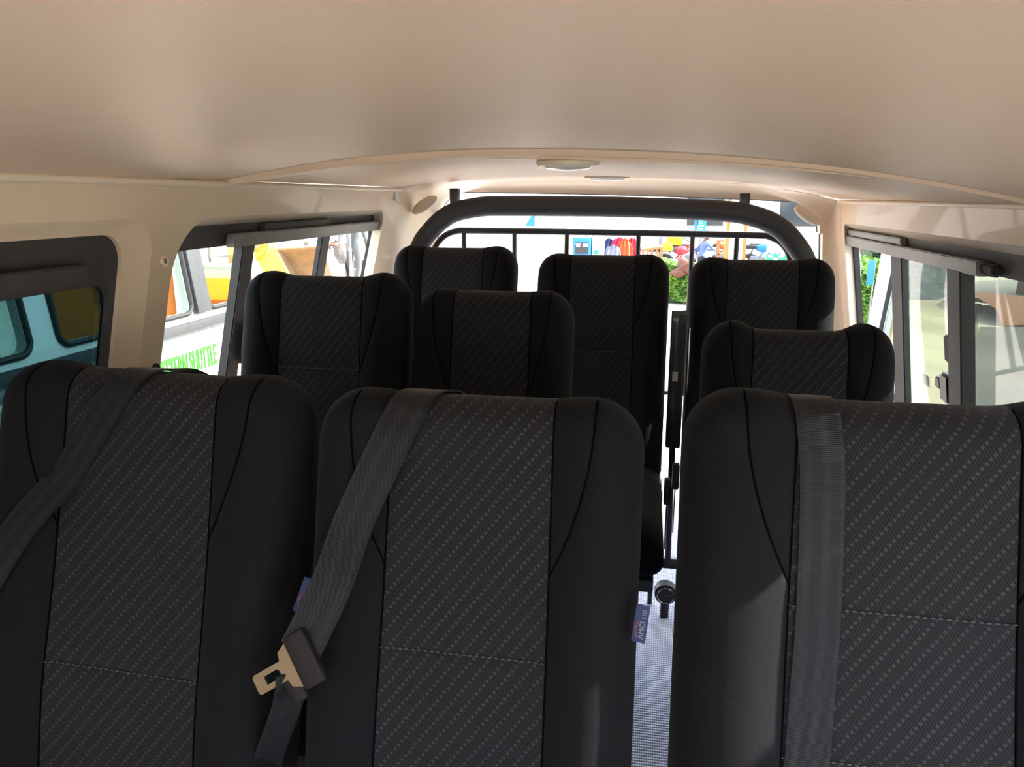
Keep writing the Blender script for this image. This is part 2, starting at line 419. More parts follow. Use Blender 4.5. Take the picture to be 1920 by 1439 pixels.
# openings
W1 = rrect(.40, 1.262, -.62, -.036, (.07, .07, .08, .08))
W2 = rrect(1.330, 2.515, -.60, -.040, (.05, .12, .08, .08), 10)
W3 = rrect(1.25, 2.96-.02, -.66, -.090, (.03, .12, .08, .08), 10)
WF = rrect(-1.0, .10, -.62, -.05, (.08, .08, .08, .08))
def zed(side): return .030 if side == 'L' else -.012
wl = wall_poly('L', [(FRONT, FLOOR), (YR, FLOOR), (YR, -.55), (YR, .030), (FRONT, .030), (FRONT, -.55)], [W1, W2, WF], 'wall_left', 'cream')
tag(wl, kind='structure')
YRR = 2.97
# the sliding door on the right stands open ahead of the first row of seats
wr = wall_poly('R', [(FRONT, FLOOR), (-.75, FLOOR), (-.75, -.08), (1.12, -.08), (1.12, FLOOR), (YRR, FLOOR), (YRR, -.55), (YRR, -.012), (FRONT, -.012), (FRONT, -.55)], [W3, [(-1.25, -.55), (-.85, -.55), (-.85, -.08), (-1.2, -.08)]], 'wall_right', 'cream')
tag(wr, kind='structure')
# floor
mb = MB(); mb.box((-.09, (FRONT+3.05)/2, FLOOR-.03), (1.80, 3.05-FRONT, .06)); tag(mb.build('floor', 'floor_vinyl', smooth=False), kind='structure')
# ceilings
def liner(y0, y1, zf, name, th=.012, ny=30):
    mb = MB(); rows = []
    for j in range(ny+1):
        y = y0+(y1-y0)*j/ny
        rows.append([(x, y, zf(x)+.003*math.sin(3*x+2*y)) for x in [-.87+1.562*i/40 for i in range(41)]])
    top = [[(x, y, z+th) for x, y, z in r] for r in rows]
    mb.grid(rows); mb.grid(top)
    for a, b in ((rows[0], top[0]), (rows[-1], top[-1])): mb.grid([a, b])
    mb.grid([[r[0] for r in rows], [r[0] for r in top]]); mb.grid([[r[-1] for r in rows], [r[-1] for r in top]])
    return tag(mb.build(name, 'headliner'), kind='structure')
liner(FRONT, 1.49, zfront, 'ceiling')
liner(1.52, YRR, zrear, 'ceiling')
# bow between the two headliners
mb = MB()
pts = []
rows = []
for i in range(61):
    x = -.865+1.55*i/60; z = zfront(x)+.002
    k = min(1, (x+.865)/.35)
    rows.append([(x, 1.475, z), (x, 1.485, z-.012), (x, 1.515, z-.012), (x, 1.53, z-.004), (x, 1.53, z+.02), (x, 1.475, z+.02)])
mb.grid(rows, True); tag(mb.build('trim_1', 'headliner'), kind='structure')
# cant rails where the roof meets the sides
for side, nm, yend in (('L', 'trim_2', YR), ('R', 'trim_3', YRR)):
    mb = MB(); z = zed(side); xx = (XL(z)+.004) if side == 'L' else (XR(z)-.004)
    mb.tube([(xx, FRONT, z-.003), (xx, .5, z-.003), (xx, yend, z-.003)], .007, 10); tag(mb.build(nm, 'cream_light'), kind='structure')
# outer roof skin
mb = MB(); rows = []
for y in (FRONT-.02, 0, 1.5, 3.02): rows.append([(-.98+1.78*i/20, y, .09+.12*(1-abs(i/10-1)**3)) for i in range(21)])
mb.grid(rows); rw = mb.build('roof_skin', 'white_paint', solid=.01); rw.name = 'ceiling_outer_skin'; tag(rw, kind='structure')
# front bulkhead behind the camera with windscreen opening
mb = MB()
for (x0, x1, z0, z1) in ((-1.0, .80, FLOOR, -.62), (-1.0, .80, -.02, .12), (-1.0, -.90, -.62, -.02), (.70, .80, -.62, -.02)):
    mb.box(((x0+x1)/2, FRONT, (z0+z1)/2), (x1-x0, .05, z1-z0))
tag(mb.build('wall_front', 'cream', smooth=False), kind='structure')
# rear surround: curves from the side walls in to the tailgate opening
def loop_outer():
    YQ = 2.97
    L = [(XL(max(z, -.55)), YR, z) for z in [FLOOR+(0.0-FLOOR)*i/12 for i in range(13)]]
    T = [(-.868+1.555*i/24, YR+(YQ-YR)*i/24, zrear(-.868+1.555*i/24)) for i in range(25)]
    R = [(XR(max(z, -.55)), YQ, z) for z in [-.02+(FLOOR+.02)*i/12 for i in range(13)]]
    return L+T+R
def loop_inner(y, x0, x1, zt, r, tilt=-.035):
    L = [(x0-.04*min(1, max(0, -z/.5)), y, z) for z in [FLOOR+(zt-r-FLOOR)*i/12 for i in range(13)]]
    T = []
    n = 25
    for i in range(n):
        s = i/(n-1)
        if s < .3: a = PI-PI/2*s/.3; T.append((x0+r+r*math.cos(a), y, zt-r+r*math.sin(a)))
        elif s > .7: a = PI/2-PI/2*(s-.7)/.3; T.append((x1-r+r*math.cos(a), y, zt-r+r*math.sin(a)+tilt))
        else:
            q = (s-.3)/.4; x = x0+r+(x1-r-x0-r)*q; T.append((x, y, zt+tilt*q+.006*math.sin(PI*q)))
    R = [(x1+.04*min(1, max(0, -z/.5)), y, z) for z in [zt-r+tilt+(FLOOR-(zt-r+tilt))*i/12 for i in range(13)]]
    return L+T+R
o_ = loop_outer(); i_ = loop_inner(3.03, -.845, .645, .022, .12)
rows = [o_]
for k in range(1, 7):
    t = k/6; a = t*PI/2
    rows.append([(p[0]+(q[0]-p[0])*(1-math.cos(a)), p[1]+(q[1]-p[1])*math.sin(a), p[2]+(q[2]-p[2])*(1-math.cos(a))) for p, q in zip(o_, i_)])
rows.append([(x, y+.05, z) for x, y, z in i_])
mb = MB(); mb.grid(rows); tag(mb.build('wall_rear', 'cream'), kind='structure')
mb = MB(); i2 = loop_inner(3.075, -.85, .65, .028, .12)
mb.tube(i2, .010, 8); tag(mb.build('trim_4', 'rubber'), kind='structure')

# ---- window 1 (dark sliding window, front left)
w1 = link('window_1', None); w1.empty_display_size = .1; tag(w1, kind='structure'); w1.location = (XL(-.3), .85, -.62)
def stp(o, root):
    o.parent = root; o.matrix_parent_inverse = Matrix.Translation(-Vector(root.location)); return o
mb = MB()
m1 = rrect(.43, 1.235, -.59, -.050, (.07, .07, .08, .08)); m2 = rrect(.45, 1.207, -.57, -.062, (.055, .055, .07, .07))
sheet_ring(mb, 'L', W1, 0, m1, .014); sheet_ring(mb, 'L', m1, .014, m2, .018); sheet_ring(mb, 'L', m2, .018, m2, .05)
stp(mb.build('window_surround', 'cream'), w1)
g1 = rrect(.48, 1.197, -.54, -.150, (.035, .03, .04, .04))
mb = MB(); sheet_ring(mb, 'L', m2, .026, g1, .030); sheet_ring(mb, 'L', g1, .030, g1, .045)
stp(mb.build('window_frame', 'frame_black'), w1)
stp(panel('L', g1, .040, .004, 'window_glass', 'glass_dark'), w1)
h = wbar('L', .55, 1.098, -.138, -.106, -.006, .03, 'pull_strip', 'frame_black', None); stp(h, w1)
# ---- window 2
w2 = link('window_2', None); tag(w2, kind='structure'); w2.location = (XL(-.3), 1.9, -.6)
G2 = rrect(1.35, 2.53, -.58, -.058, (.03, .10, .07, .07), 10)
g2 = rrect(1.375, 2.545, -.56, -.107, (.03, .045, .06, .06), 10)
mb = MB(); sheet_ring(mb, 'L', W2, 0, G2, .038); stp(mb.build('window_reveal', 'cream_light'), w2)
mb = MB(); sheet_ring(mb, 'L', G2, .038, g2, .040); sheet_ring(mb, 'L', g2, .040, g2, .055); stp(mb.build('window_frame', 'frame_black'), w2)
stp(wbar('L', 1.575, 2.535, -.110, -.079, .010, .026, 'slide_rail', 'frame_grey', None), w2)
stp(wbar('L', 1.72, 2.12, -.079, -.060, .022, .014, 'rail_cover', 'frame_black', None), w2)
stp(wbar('L', 1.635, 1.690, -.57, -.105, .022, .026, 'window_divider', 'frame_black', None), w2)
stp(wbar('L', 2.10, 2.155, -.57, -.105, .030, .018, 'window_divider', 'frame_black', None), w2)
stp(panel('L', [(1.37, -.57), (1.66, -.57), (1.66, -.10), (1.44, -.10), (1.37, -.17)], .046, .004, 'window_glass', 'glass_clear'), w2)
stp(panel('L', [(2.13, -.57), (2.55, -.57), (2.55, -.10), (2.13, -.10)], .046, .004, 'window_glass', 'glass_clear'), w2)
la = wbar('L', 1.70, 1.75, -.41, -.31, .0, .045, 'latch', 'black_plastic', None, .008); stp(la, w2)
# ---- window 3
w3 = link('window_3', None); tag(w3, kind='structure'); w3.location = (XR(-.3), 2.1, -.66)
G3 = rrect(1.27, 2.965, -.64, -.112, (.02, .10, .07, .07), 10)
g3 = rrect(1.30, 2.955, -.62, -.165, (.02, .06, .06, .06), 10)
mb = MB(); sheet_ring(mb, 'R', W3, 0, G3, .030); stp(mb.build('window_reveal', 'cream_light'), w3)
mb = MB(); sheet_ring(mb, 'R', G3, .030, g3, .032); sheet_ring(mb, 'R', g3, .032, g3, .05); stp(mb.build('window_frame', 'frame_black'), w3)
stp(wbar('R', 1.81, 2.96, -.170, -.136, .004, .026, 'slide_rail', 'frame_grey', None), w3)
stp(wbar('R', 2.35, 2.94, -.134, -.114, .012, .018, 'rail_cover', 'frame_grey', None), w3)
br = wbar('R', 1.745, 1.81, -.166, -.138, .010, .02, 'rail_bracket', 'rubber', None, .006); stp(br, w3)
stp(wbar('R', 1.905, 1.985, -.62, -.165, .004, .034, 'window_divider', 'frame_black', None), w3)
stp(wbar('R', 2.40, 2.50, -.62, -.165, .026, .020, 'window_divider', 'frame_black', None), w3)
stp(panel('R', [(1.29, -.63), (1.94, -.63), (1.94, -.155), (1.29, -.155)], .044, .004, 'window_glass', 'glass_grey'), w3)
stp(panel('R', [(1.95, -.63), (2.46, -.63), (2.46, -.155), (1.95, -.155)], .038, .004, 'window_glass', 'glass_green'), w3)
l2 = wbar('R', 1.985, 2.045, -.515, -.435, -.006, .045, 'latch', 'black_plastic', None, .008); stp(l2, w3)
l2 = wbar('R', 2.045, 2.08, -.487, -.455, -.004, .03, 'latch_lever', 'black_plastic', None, .004); stp(l2, w3)
l2 = wbar('R', 1.99, 2.05, -.41, -.34, .012, .03, 'striker', 'rubber', None, .004); stp(l2, w3)
stp(wbar('R', 2.235, 2.275, -.525, -.492, .030, .006, 'glass_stop', 'sticker', None, .002), w3)
# windows further forward, beside and ahead of the camera
w4 = link('window_4', None); tag(w4, kind='structure'); w4.location = (XL(-.3), -.45, -.62)
mb = MB(); wfi = rrect(-.97, .07, -.59, -.08, (.06, .06, .06, .06)); sheet_ring(mb, 'L', WF, 0, wfi, .04)
stp(mb.build('window_frame', 'frame_black'), w4); stp(panel('L', wfi, .036, .004, 'window_glass', 'glass_green'), w4)
# small fittings
def thing_mesh(mb, name, m, label, cat, group=None, **k): return tag(mb.build(name, m, **k), label, cat, group)
# dome lights on the rear headliner
for (X, Y, r_, lab) in ((-.165, 1.60, .066, 'oval ceiling light just behind the roof bow'), (-.135, 2.60, .078, 'oval ceiling light nearest the tailgate')):
    t = empty('ceiling_light', (X, Y, zrear(X)), lab, 'ceiling light', None)
    mb = MB(); mb.cyl((0, 0, -.002), r_, .012, n=40, bev=.003); mb.build('bezel', 'cream_light', t)
    mb = MB(); mb.ball((0, 0, -.008), (r_*.8, r_*.8, .010), 24); mb.build('light_lens', 'lens', t)
# screw cups in the left pillar
for (px, py, r_, lab, mm) in ((306, 490, .012, 'cream screw cup on the left pillar beside the rear side window', 'cream_light'),
                          (290, 693, .013, 'black rubber plug low on the left pillar', 'rubber')):
    z = -.1
    for _ in range(20): d = ray(px, py); p = d*(XL(z)/d.x); z = p.z
    t = empty('screw_cap', (p.x+.001, p.y, p.z), lab, 'screw cap')
    mb = MB(); mb.tube([(0.002, r_*.7*math.cos(a), r_*.7*math.sin(a)) for a in [2*PI*k/20 for k in range(20)]], r_*.3, 8, closed=True); mb.build('rim', mm, t)
    mb = MB(); mb.cyl((0.002, 0, 0), r_*.4, .004, 'X', 12); mb.build('screw_head', 'brown_screw' if mm != 'rubber' else mm, t)
mb = MB(); mb.box((0, 0, 0), (.004, .022, .040), bev=.0018); mb.box((.002, .006, -.01), (.004, .018, .022), Matrix.Rotation(.3, 4, 'X'), bev=.0015)
o = thing_mesh(mb, 'tape_patch', 'white_flat', 'small crumpled white tape patch high on the left wall above the rear seat', 'tape'); o.location = (XL(.008)+.003, 2.595, .006)
# oval blanking pads on the rear corners
for a, lab in ((Vector((-.83, 2.80, -.028)), 'teardrop cream pad on the left rear corner of the cabin'), (Vector((.565, 2.86, -.062)), 'teardrop cream pad on the right rear corner of the cabin')):
    mb = MB(); sgn = 1 if a.x < 0 else -1
    mb.ball((0, 0, 0), (.058, .018, .022), 24, Matrix.Rotation(-sgn*.55, 4, 'Y'))
    o = thing_mesh(mb, 'corner_pad', 'cream_light', lab, 'trim pad'); o.location = a

# ------------------------------------------------------------------ luggage guard and padded hoop
def smoothpath(P, n=8):
    out = []; P = [Vector(p) for p in P]
    for i in range(len(P)-1):
        p0 = P[max(0, i-1)]; p1 = P[i]; p2 = P[i+1]; p3 = P[min(len(P)-1, i+2)]
        for k in range(n):
            t = k/n
            out.append(.5*((2*p1)+(p2-p0)*t+(2*p0-5*p1+4*p2-p3)*t*t+(-p0+3*p1-3*p2+p3)*t**3))
    out.append(P[-1]); return out
YH = 2.75
hoop = [(-.90, YH, -1.15), (-.90, YH, -.7), (-.885, YH, -.35), (-.845, YH, -.20), (-.80, YH, -.128), (-.72, YH, -.062), (-.62, YH, -.036), (-.50, YH, -.030), (-.1, YH, -.033),
        (.24, YH, -.045), (.36, YH, -.062), (.45, YH, -.10), (.515, YH, -.165), (.555, YH, -.235), (.60, YH, -.40), (.62, YH, -.7), (.62, YH, -1.15)]
t = empty('roll_hoop', (-.14, YH, FLOOR), 'thick black padded hoop arching across the van in front of the tailgate opening', 'roll bar')
mb = MB(); mb.tube([Vector(p)-Vector(t.location) for p in smoothpath(hoop)], .036, 16); mb.build('hoop_tube', 'foam_black', t)
for x, z in ((-.70, .0), (.33, -.018)):
    mb = MB(); mb.box(Vector((x, YH+.01, z))-Vector(t.location), (.035, .03, .065), bev=.004); mb.build('roof_bracket', 'black_metal', t)
for x in (-.90, .62):
    mb = MB(); mb.box(Vector((x, YH, FLOOR+.006))-Vector(t.location), (.12, .12, .012), bev=.003); mb.tube([Vector((x, YH, FLOOR+.01))-t.location, Vector((x, YH, -1.14))-t.location], .026, 12); mb.build('foot_plate', 'black_metal', t)
YC = 2.92
t = empty('luggage_guard', (-.15, YC, FLOOR), 'thin black tube luggage guard with upright bars standing in the tailgate opening', 'luggage guard')
guard = [(-.87, YC, -1.28), (-.865, YC, -.5), (-.85, YC, -.28), (-.832, YC, -.205), (-.795, YC, -.155), (-.74, YC, -.130), (-.65, YC, -.127), (-.108, YC, -.130), (.38, YC, -.136), (.45, YC, -.142), (.50, YC, -.172), (.53, YC, -.235), (.555, YC, -.4), (.60, YC, -.7), (.61, YC, -1.28)]
T = Vector(t.location)
mb = MB(); mb.tube([Vector(p)-T for p in smoothpath(guard)], .0125, 12); mb.build('guard_frame', 'black_metal', t)
for x in (-.707, -.505, -.30, -.028, .172, .333):
    mb = MB(); mb.tube([Vector((x, YC, -.13))-T, Vector((x, YC, -.75))-T], .0095, 10); mb.build('guard_bar', 'black_metal', t)
mb = MB(); mb.tube([Vector((-.865, YC, -.75))-T, Vector((.60, YC, -.75))-T], .0085, 10); mb.build('guard_rail', 'black_metal', t)

# ------------------------------------------------------------------ seats
RK = math.radians(13)
UP = Vector((0, math.sin(RK), math.cos(RK))); FN = Vector((0, -math.cos(RK), math.sin(RK)))
class Seat:
    """passenger seat; local origin on the floor under the backrest; L = backrest length"""
    def __init__(s, xl, xr, ytop, ztop, ear, label, seams=(.33,), group=None, flat=1.0, leg_in=.45, tilt=0):
        s.leg_in = leg_in
        s.W = (xr-xl)/2; s.L = .70; s.ear = ear; s.R = .066; s.flat = flat
        base = Vector(((xl+xr)/2, ytop, ztop)) - UP*s.L - Vector((0, 0, FLOOR))
        s.org = Vector((base.x, base.y, FLOOR)); s.bz = base.z
        s.t = empty('passenger_seat', s.org, label, 'seat', group)
        s.seams = seams
        s.make()
        s.base_parts()
    def T(s, x):
        W, R = s.W, s.R; ax = abs(x)
        z = s.L - s.ear*(1-ss(.40*W, .66*W, ax))
        d = ax-(W-R)
        if d > 0: z -= R*1.05*(1-math.sqrt(max(0, 1-(d/R)**2)))
        return z
    def cb(s, v): return s.W*(.48+.03*(1-v/s.L))
    def wb(s, v):
        vm = s.L-.225; c = s.cb(v)
        if v <= vm: return c
        q = (s.L-v)/(s.L-vm); return c+s.W*.24*(1-max(0, q)**2.2)
    def th(s, x, v):
        W = s.W; ax = abs(x); ds = max(0, W-ax); dt = max(0, s.T(x)-v)
        e = 1.0
        if ds < .055: e *= math.sqrt(max(0, 1-(1-ds/.055)**2))
        if dt < .045: e *= math.sqrt(max(0, 1-(1-dt/.045)**2))
        if v < .03: e *= math.sqrt(max(0, 1-(1-v/.03)**2))
        bol = .028*ss(.40*W, .72*W, ax)*(.55+.45*ss(s.L, s.L-.25, v))*s.flat
        g = 0
        for q in (s.cb(v), s.wb(v)):
            d = abs(ax-q); g = max(g, math.exp(-(d/.006)**2))
        if ax < s.cb(v):
            for sm in s.seams: g = max(g, math.exp(-(((s.L-v)-sm)/.006)**2))
        lum = .012*math.exp(-((v-.22)/.16)**2)
        return e*(.050+bol+lum)-.0035*g*e
    def P(s, x, v, off=0): return Vector((x, 0, s.bz)) + UP*v + FN*(s.th(x, v)+off)
    def Pb(s, x, v):
        W = s.W; ds = max(0, W-abs(x)); dt = max(0, s.T(x)-v); e = 1
        if ds < .05: e *= math.sqrt(max(0, 1-(1-ds/.05)**2))
        if dt < .04: e *= math.sqrt(max(0, 1-(1-dt/.04)**2))
        if v < .03: e *= math.sqrt(max(0, 1-(1-v/.03)**2))
        return Vector((x, 0, s.bz)) + UP*v - FN*.048*e
    def qs(s):
        L = s.L; base = [0, .004, .012, .03]+[.05+i*.0165 for i in range(1, 36)]
        q = [b/L for b in base if b < L-.06]
        q += [1-d/L for d in (.055, .045, .035, .026, .018, .011, .006, .0025, .0008, 0)]
        for sm in s.seams: q += [1-(sm+d)/L for d in (-.01, -.005, 0, .005, .01)]
        return sorted(set(round(k, 5) for k in q if 0 <= k <= 1))
    def make(s):
        L, W = s.L, s.W; q = s.qs()
        def patch(fa, fb, cols, name, m, back=False):
            """fa,fb give the x bounds at height v; cols = fractions between"""
            mb = MB()
            for sg in ((-1, 1) if name in ('side_bolster', 'shoulder_wing') else (0,)):
                rows = []; uvs = []
                for k in q:
                    v0 = k*L; r = []; u = []
                    a, b = fa(v0), fb(v0)
                    for c in cols:
                        x = a+(b-a)*c
                        if sg: x *= sg
                        v = k*s.T(x)
                        r.append(s.P(x, v)); u.append((x, v))
                    rows.append(r); uvs.append(u)
                if name == 'shoulder_wing':
                    o = MB(); o.grid(rows, uvs=uvs); o.build(name, m, s.t)
                else: mb.grid(rows, uvs=uvs)
            if name == 'side_bolster':
                xs = [-W+2*W*(.5-.5*math.cos(PI*i/40)) for i in range(41)]
                mb.grid([[s.Pb(x, k*s.T(x)) for x in xs] for k in q])
                mb.build('backrest', m, s.t, ang=60)
            elif name != 'shoulder_wing': mb.build(name, m, s.t)
            else: mb.bm.free()
        cc = [0, .02, .04]+[.04+.92*i/18 for i in range(1, 18)]+[.96, .98, 1]
        patch(lambda v: -s.cb(v), lambda v: s.cb(v), cc, 'centre_panel', 'fabric_pattern')
        patch(lambda v: s.cb(v), lambda v: s.wb(v), [0, .08, .3, .5, .7, .92, 1], 'shoulder_wing', 'fabric_plain')
        e = [0, .015, .035, .07, .15, .25, .35, .45, .55, .64, .72, .79, .85, .90, .94, .97, .985, .995, 1]
        patch(lambda v: s.wb(v), lambda v: s.W, e, 'side_bolster', 'fabric_plain')
        # seam piping
        for sg in (-1, 1):
            mb = MB(); vs = [.05+i*(L-.055)/50 for i in range(51)]
            mb.tube([s.P(sg*s.cb(v), v*s.T(s.cb(v))/L, .0006) for v in vs], .0013, 5); mb.build('piping', 'piping', s.t)
            mb = MB(); vs = [L-.228+i*(.224)/30 for i in range(31)]
            mb.tube([s.P(sg*s.wb(v), v*s.T(s.wb(v))/L, .0006) for v in vs], .0013, 5); mb.build('piping', 'piping', s.t)
        for sm in s.seams:
            mb = MB(); n = 46; k = (L-sm)/L
            mb.tube([s.P(x, k*s.T(x), .001) for x in [-s.cb(L-sm)+2*s.cb(L-sm)*i/n for i in range(n+1)]], .0011, 5)
            mb.build('stitching', 'thread', s.t)
    def base_parts(s):
        W = s.W; cz = s.bz+.005
        # cushion: rounded block ahead of the backrest
        mb = MB(); rows = []; n = 18
        def cush(x, y):   # y 0 (rear) .. .46 (front)
            ex = max(0, 1-((abs(x)/W)**8)); ey = max(0, 1-((abs(y-.22)/.25)**8))
            return (ex**.35)*(ey**.35)
        xs = [-W*.995+2*W*.995*(.5-.5*math.cos(PI*i/24)) for i in range(25)]; ys = [-.03+.5*(.5-.5*math.cos(PI*i/24)) for i in range(25)]
        y_ = -.02
        mb.grid([[(x, y_-y, cz-.02+.075*cush(x, y)+.02*ss(.5*W, .8*W, abs(x))*cush(x, y)) for x in xs] for y in ys], uvs=[[(x, y) for x in xs] for y in ys])
        mb.grid([[(x, y_-y, cz-.02-.07*cush(x, y)) for x in xs] for y in ys])
        mb.build('seat_cushion', 'fabric_plain', s.t)
        mb = MB(); mb.box((0, -.24, cz-.115), (W*1.8, .40, .035), bev=.006); mb.build('seat_pan', 'black_metal', s.t)
        for sx in (-1, 1):
            mb = MB(); x = sx*W*s.leg_in
            mb.tube([(x, -.40, cz-.12), (x, -.42, .06), (x, -.40, .016), (x, -.08, .016), (x, -.06, .06), (x, -.07, cz-.12)], .014, 10)
            mb.build('leg', 'black_metal', s.t)
        mb = MB(); mb.cyl((W+.001, -.01, cz-.05), .032, .010, 'X', 24, bev=.003); mb.build('recliner_knob', 'black_plastic', s.t)
        # side plate joining back and cushion
        for sx in (-1, 1):
            mb = MB(); mb.box((sx*(W-.006), -.06, cz-.02), (.010, .12, .12), bev=.003); mb.build('hinge_plate', 'black_metal', s.t)
# x left, x right, y top, z top, ear
front_left = Seat(-.942, -.472, .95, -.238, .006, 'black fabric seat in the nearest row beside the dark side window', (.42,))
front_left.t.rotation_euler.y = math.radians(1.6)
front_mid = Seat(-.430, .010, .95, -.254, .004, 'black fabric middle seat of the nearest row, belt tongue hanging at its left edge', (.335,))
front_right = Seat(.056, .560, .95, -.233, .010, 'black fabric seat of the nearest row beside the aisle, a belt straight down its front', (.25, .43))
Seat(-.905, -.508, 1.62, -.165, .010, 'dark patterned seat in the second row beside the left side window', (.215,))
Seat(-.496, -.144, 1.62, -.197, .004, 'dark flat-topped middle seat of the second row', (.30,))
Seat(.122, .492, 1.57, -.243, .017, 'low dark seat in the second row by the right window with raised shoulders', (.30,))
Seat(-.795, -.392, 2.35, -.150, .006, 'dark patterned seat in the rear row by the left rear pillar', (.30,))
Seat(-.328, .076, 2.35, -.170, .004, 'tall dark middle seat in the rear row in front of the guard bars', (.30,))
Seat(.132, .552, 2.35, -.176, .006, 'dark seat in the rear row by the right rear pillar', (.30,))

# ------------------------------------------------------------------ belts
def ribbon(mb, path, sides, w, th=.0013, uvw=1.0):
    rows = []; uvs = []; L = 0
    cols = [-1, -.98, -.5, 0, .5, .98, 1]
    for i, (p, sd) in enumerate(zip(path, sides)):
        if i: L += (p-path[i-1]).length
        tg = (path[min(i+1, len(path)-1)]-path[max(0, i-1)]).normalized(); nn = sd.cross(tg).normalized()
        f = [p+sd*(w/2*c)+nn*th for c in cols]; b = [p+sd*(w/2*c)-nn*th for c in reversed(cols)]
        rows.append(f+b); uvs.append([((c+1)/2, L) for c in cols]+[((c+1)/2, L) for c in reversed(cols)])
    mb.grid(rows, True, uvs=uvs)
    for r in (rows[0], rows[-1]): mb.face(r)
def belt_on(seat, ctrl, w=.047, lift=.004, over=True):
    """ctrl: (x, s) with s = distance below the top; the strap is wide, so it rests on the highest point under it"""
    P = []; n = 14
    pts = smoothpath([(a, b, 0) for a, b in ctrl], n)
    out = []
    for q in pts:
        x, v = q.x, seat.T(q.x)-q.y
        c = seat.P(x, v)
        hi = max((seat.P(x+dx, v)-Vector((0, 0, seat.bz))-UP*v).dot(FN) for dx in (-.018, 0, .018) if abs(x+dx) < seat.W)
        out.append((Vector((x, 0, seat.bz))+UP*v+FN*(hi+lift)))
    # straighten ripples
    for _ in range(40):
        out = [out[0]]+[(out[i-1]+out[i]*2+out[i+1])/4 for i in range(1, len(out)-1)]+[out[-1]]
    if over:
        x = ctrl[0][0]; v = seat.T(x)
        top = Vector((x, 0, seat.bz))+UP*(v+.003)
        sl_ = (ctrl[1][0]-ctrl[0][0])/max(.02, ctrl[1][1]-ctrl[0][1]); lx = Vector((sl_, 0, 0))
        s0 = ctrl[0][1]; top = top-lx*s0
        arc = [top-FN*.075-UP*.14-lx*.2, top-FN*.068-UP*.06-lx*.12, top-FN*.055-UP*.022-lx*.08, top-FN*.03-UP*.003-lx*.05, top-lx*.02, top+FN*.028-UP*.004, top+FN*.05-UP*.020+lx*.015]
        out = smoothpath(arc, 5)+out
    return [p+seat.org for p in out]
def sides_for(path, flatn, const=None):
    if const is not None:
        r_ = []
        for i, p in enumerate(path):
            tg = (path[min(i+1, len(path)-1)]-path[max(0, i-1)]).normalized(); q_ = const.lerp(Vector((const.dot(Vector((1, 0, 0)))/abs(const.dot(Vector((1, 0, 0)))), 0, 0)), 1-ss(22, 44, i)); r_.append((q_-tg*q_.dot(tg)).normalized())
        return r_
    S_ = []
    for i, p in enumerate(path):
        tg = (path[min(i+1, len(path)-1)]-path[max(0, i-1)]).normalized()
        nn = flatn - tg*flatn.dot(tg)
        if nn.length < .2: nn = Vector((0, 0, 1)) - tg*tg.z
        S_.append(tg.cross(nn.normalized()).normalized())
    for i in range(1, len(S_)):
        if S_[i].dot(S_[i-1]) < 0: S_[i] = -S_[i]
    return S_
def xside(path):
    S_ = []
    for i, p in enumerate(path):
        tg = (path[min(i+1, len(path)-1)]-path[max(0, i-1)]).normalized(); x = Vector((1, 0, 0)); x = x-tg*x.dot(tg); S_.append(x.normalized())
    return S_
def seatx(s, px, py, off=.088):   # where a sight line meets a seat front, in (x, distance below top)
    d = ray(px, py); pl = s.org+Vector((0, 0, s.bz))+FN*off
    k = pl.dot(FN)/d.dot(FN); h = d*k-s.org-Vector((0, 0, s.bz))
    return h.x, s.T(max(-s.W, min(s.W, h.x)))-h.dot(UP)
def at(px, py, s, off=.06):
    d = ray(px, py); pl = s.org+Vector((0, 0, s.bz))+FN*off
    return d*(pl.dot(FN)/d.dot(FN))
def rel(path, o): return [p-o for p in path]
# right seat
c = [seatx(front_right, *p) for p in ((1550, 800), (1556, 900), (1552, 1050), (1545, 1200), (1532, 1320), (1522, 1439))]
c += [(c[-1][0]-.005, c[-1][1]+.08), (c[-1][0]-.012, .60)]
path = belt_on(front_right, c); t = empty('seat_belt', Vector((path[-1].x, path[-1].y, path[-1].z)), 'black seat belt running straight down the front of the nearest right seat', 'seat belt')
mb = MB(); ribbon(mb, rel(path, t.location), xside(path), .050); mb.build('strap', 'webbing', t)
# left seat
c = [seatx(front_left, *p) for p in ((172, 757), (133, 825), (100, 880), (75, 922))]
path = belt_on(front_left, c, over=True)
for _q in (0,): path = path[:-6]+smoothpath([path[-6], at(41, 979, front_left, .09), at(-5, 1056, front_left, .09), at(-60, 1150, front_left, .09)], 8)
for _ in range(30): path = path[:30]+[(path[i-1]+path[i]*2+path[i+1])/4 for i in range(30, len(path)-1)]+[path[-1]]
t = empty('seat_belt', path[-1].copy(), 'dim seat belt crossing the upper left corner of the nearest left seat', 'seat belt')
mb = MB(); ribbon(mb, rel(path, t.location), sides_for(path, FN, (path[-1]-path[-30]).normalized().cross(FN).normalized()), .047); mb.build('strap', 'webbing', t)
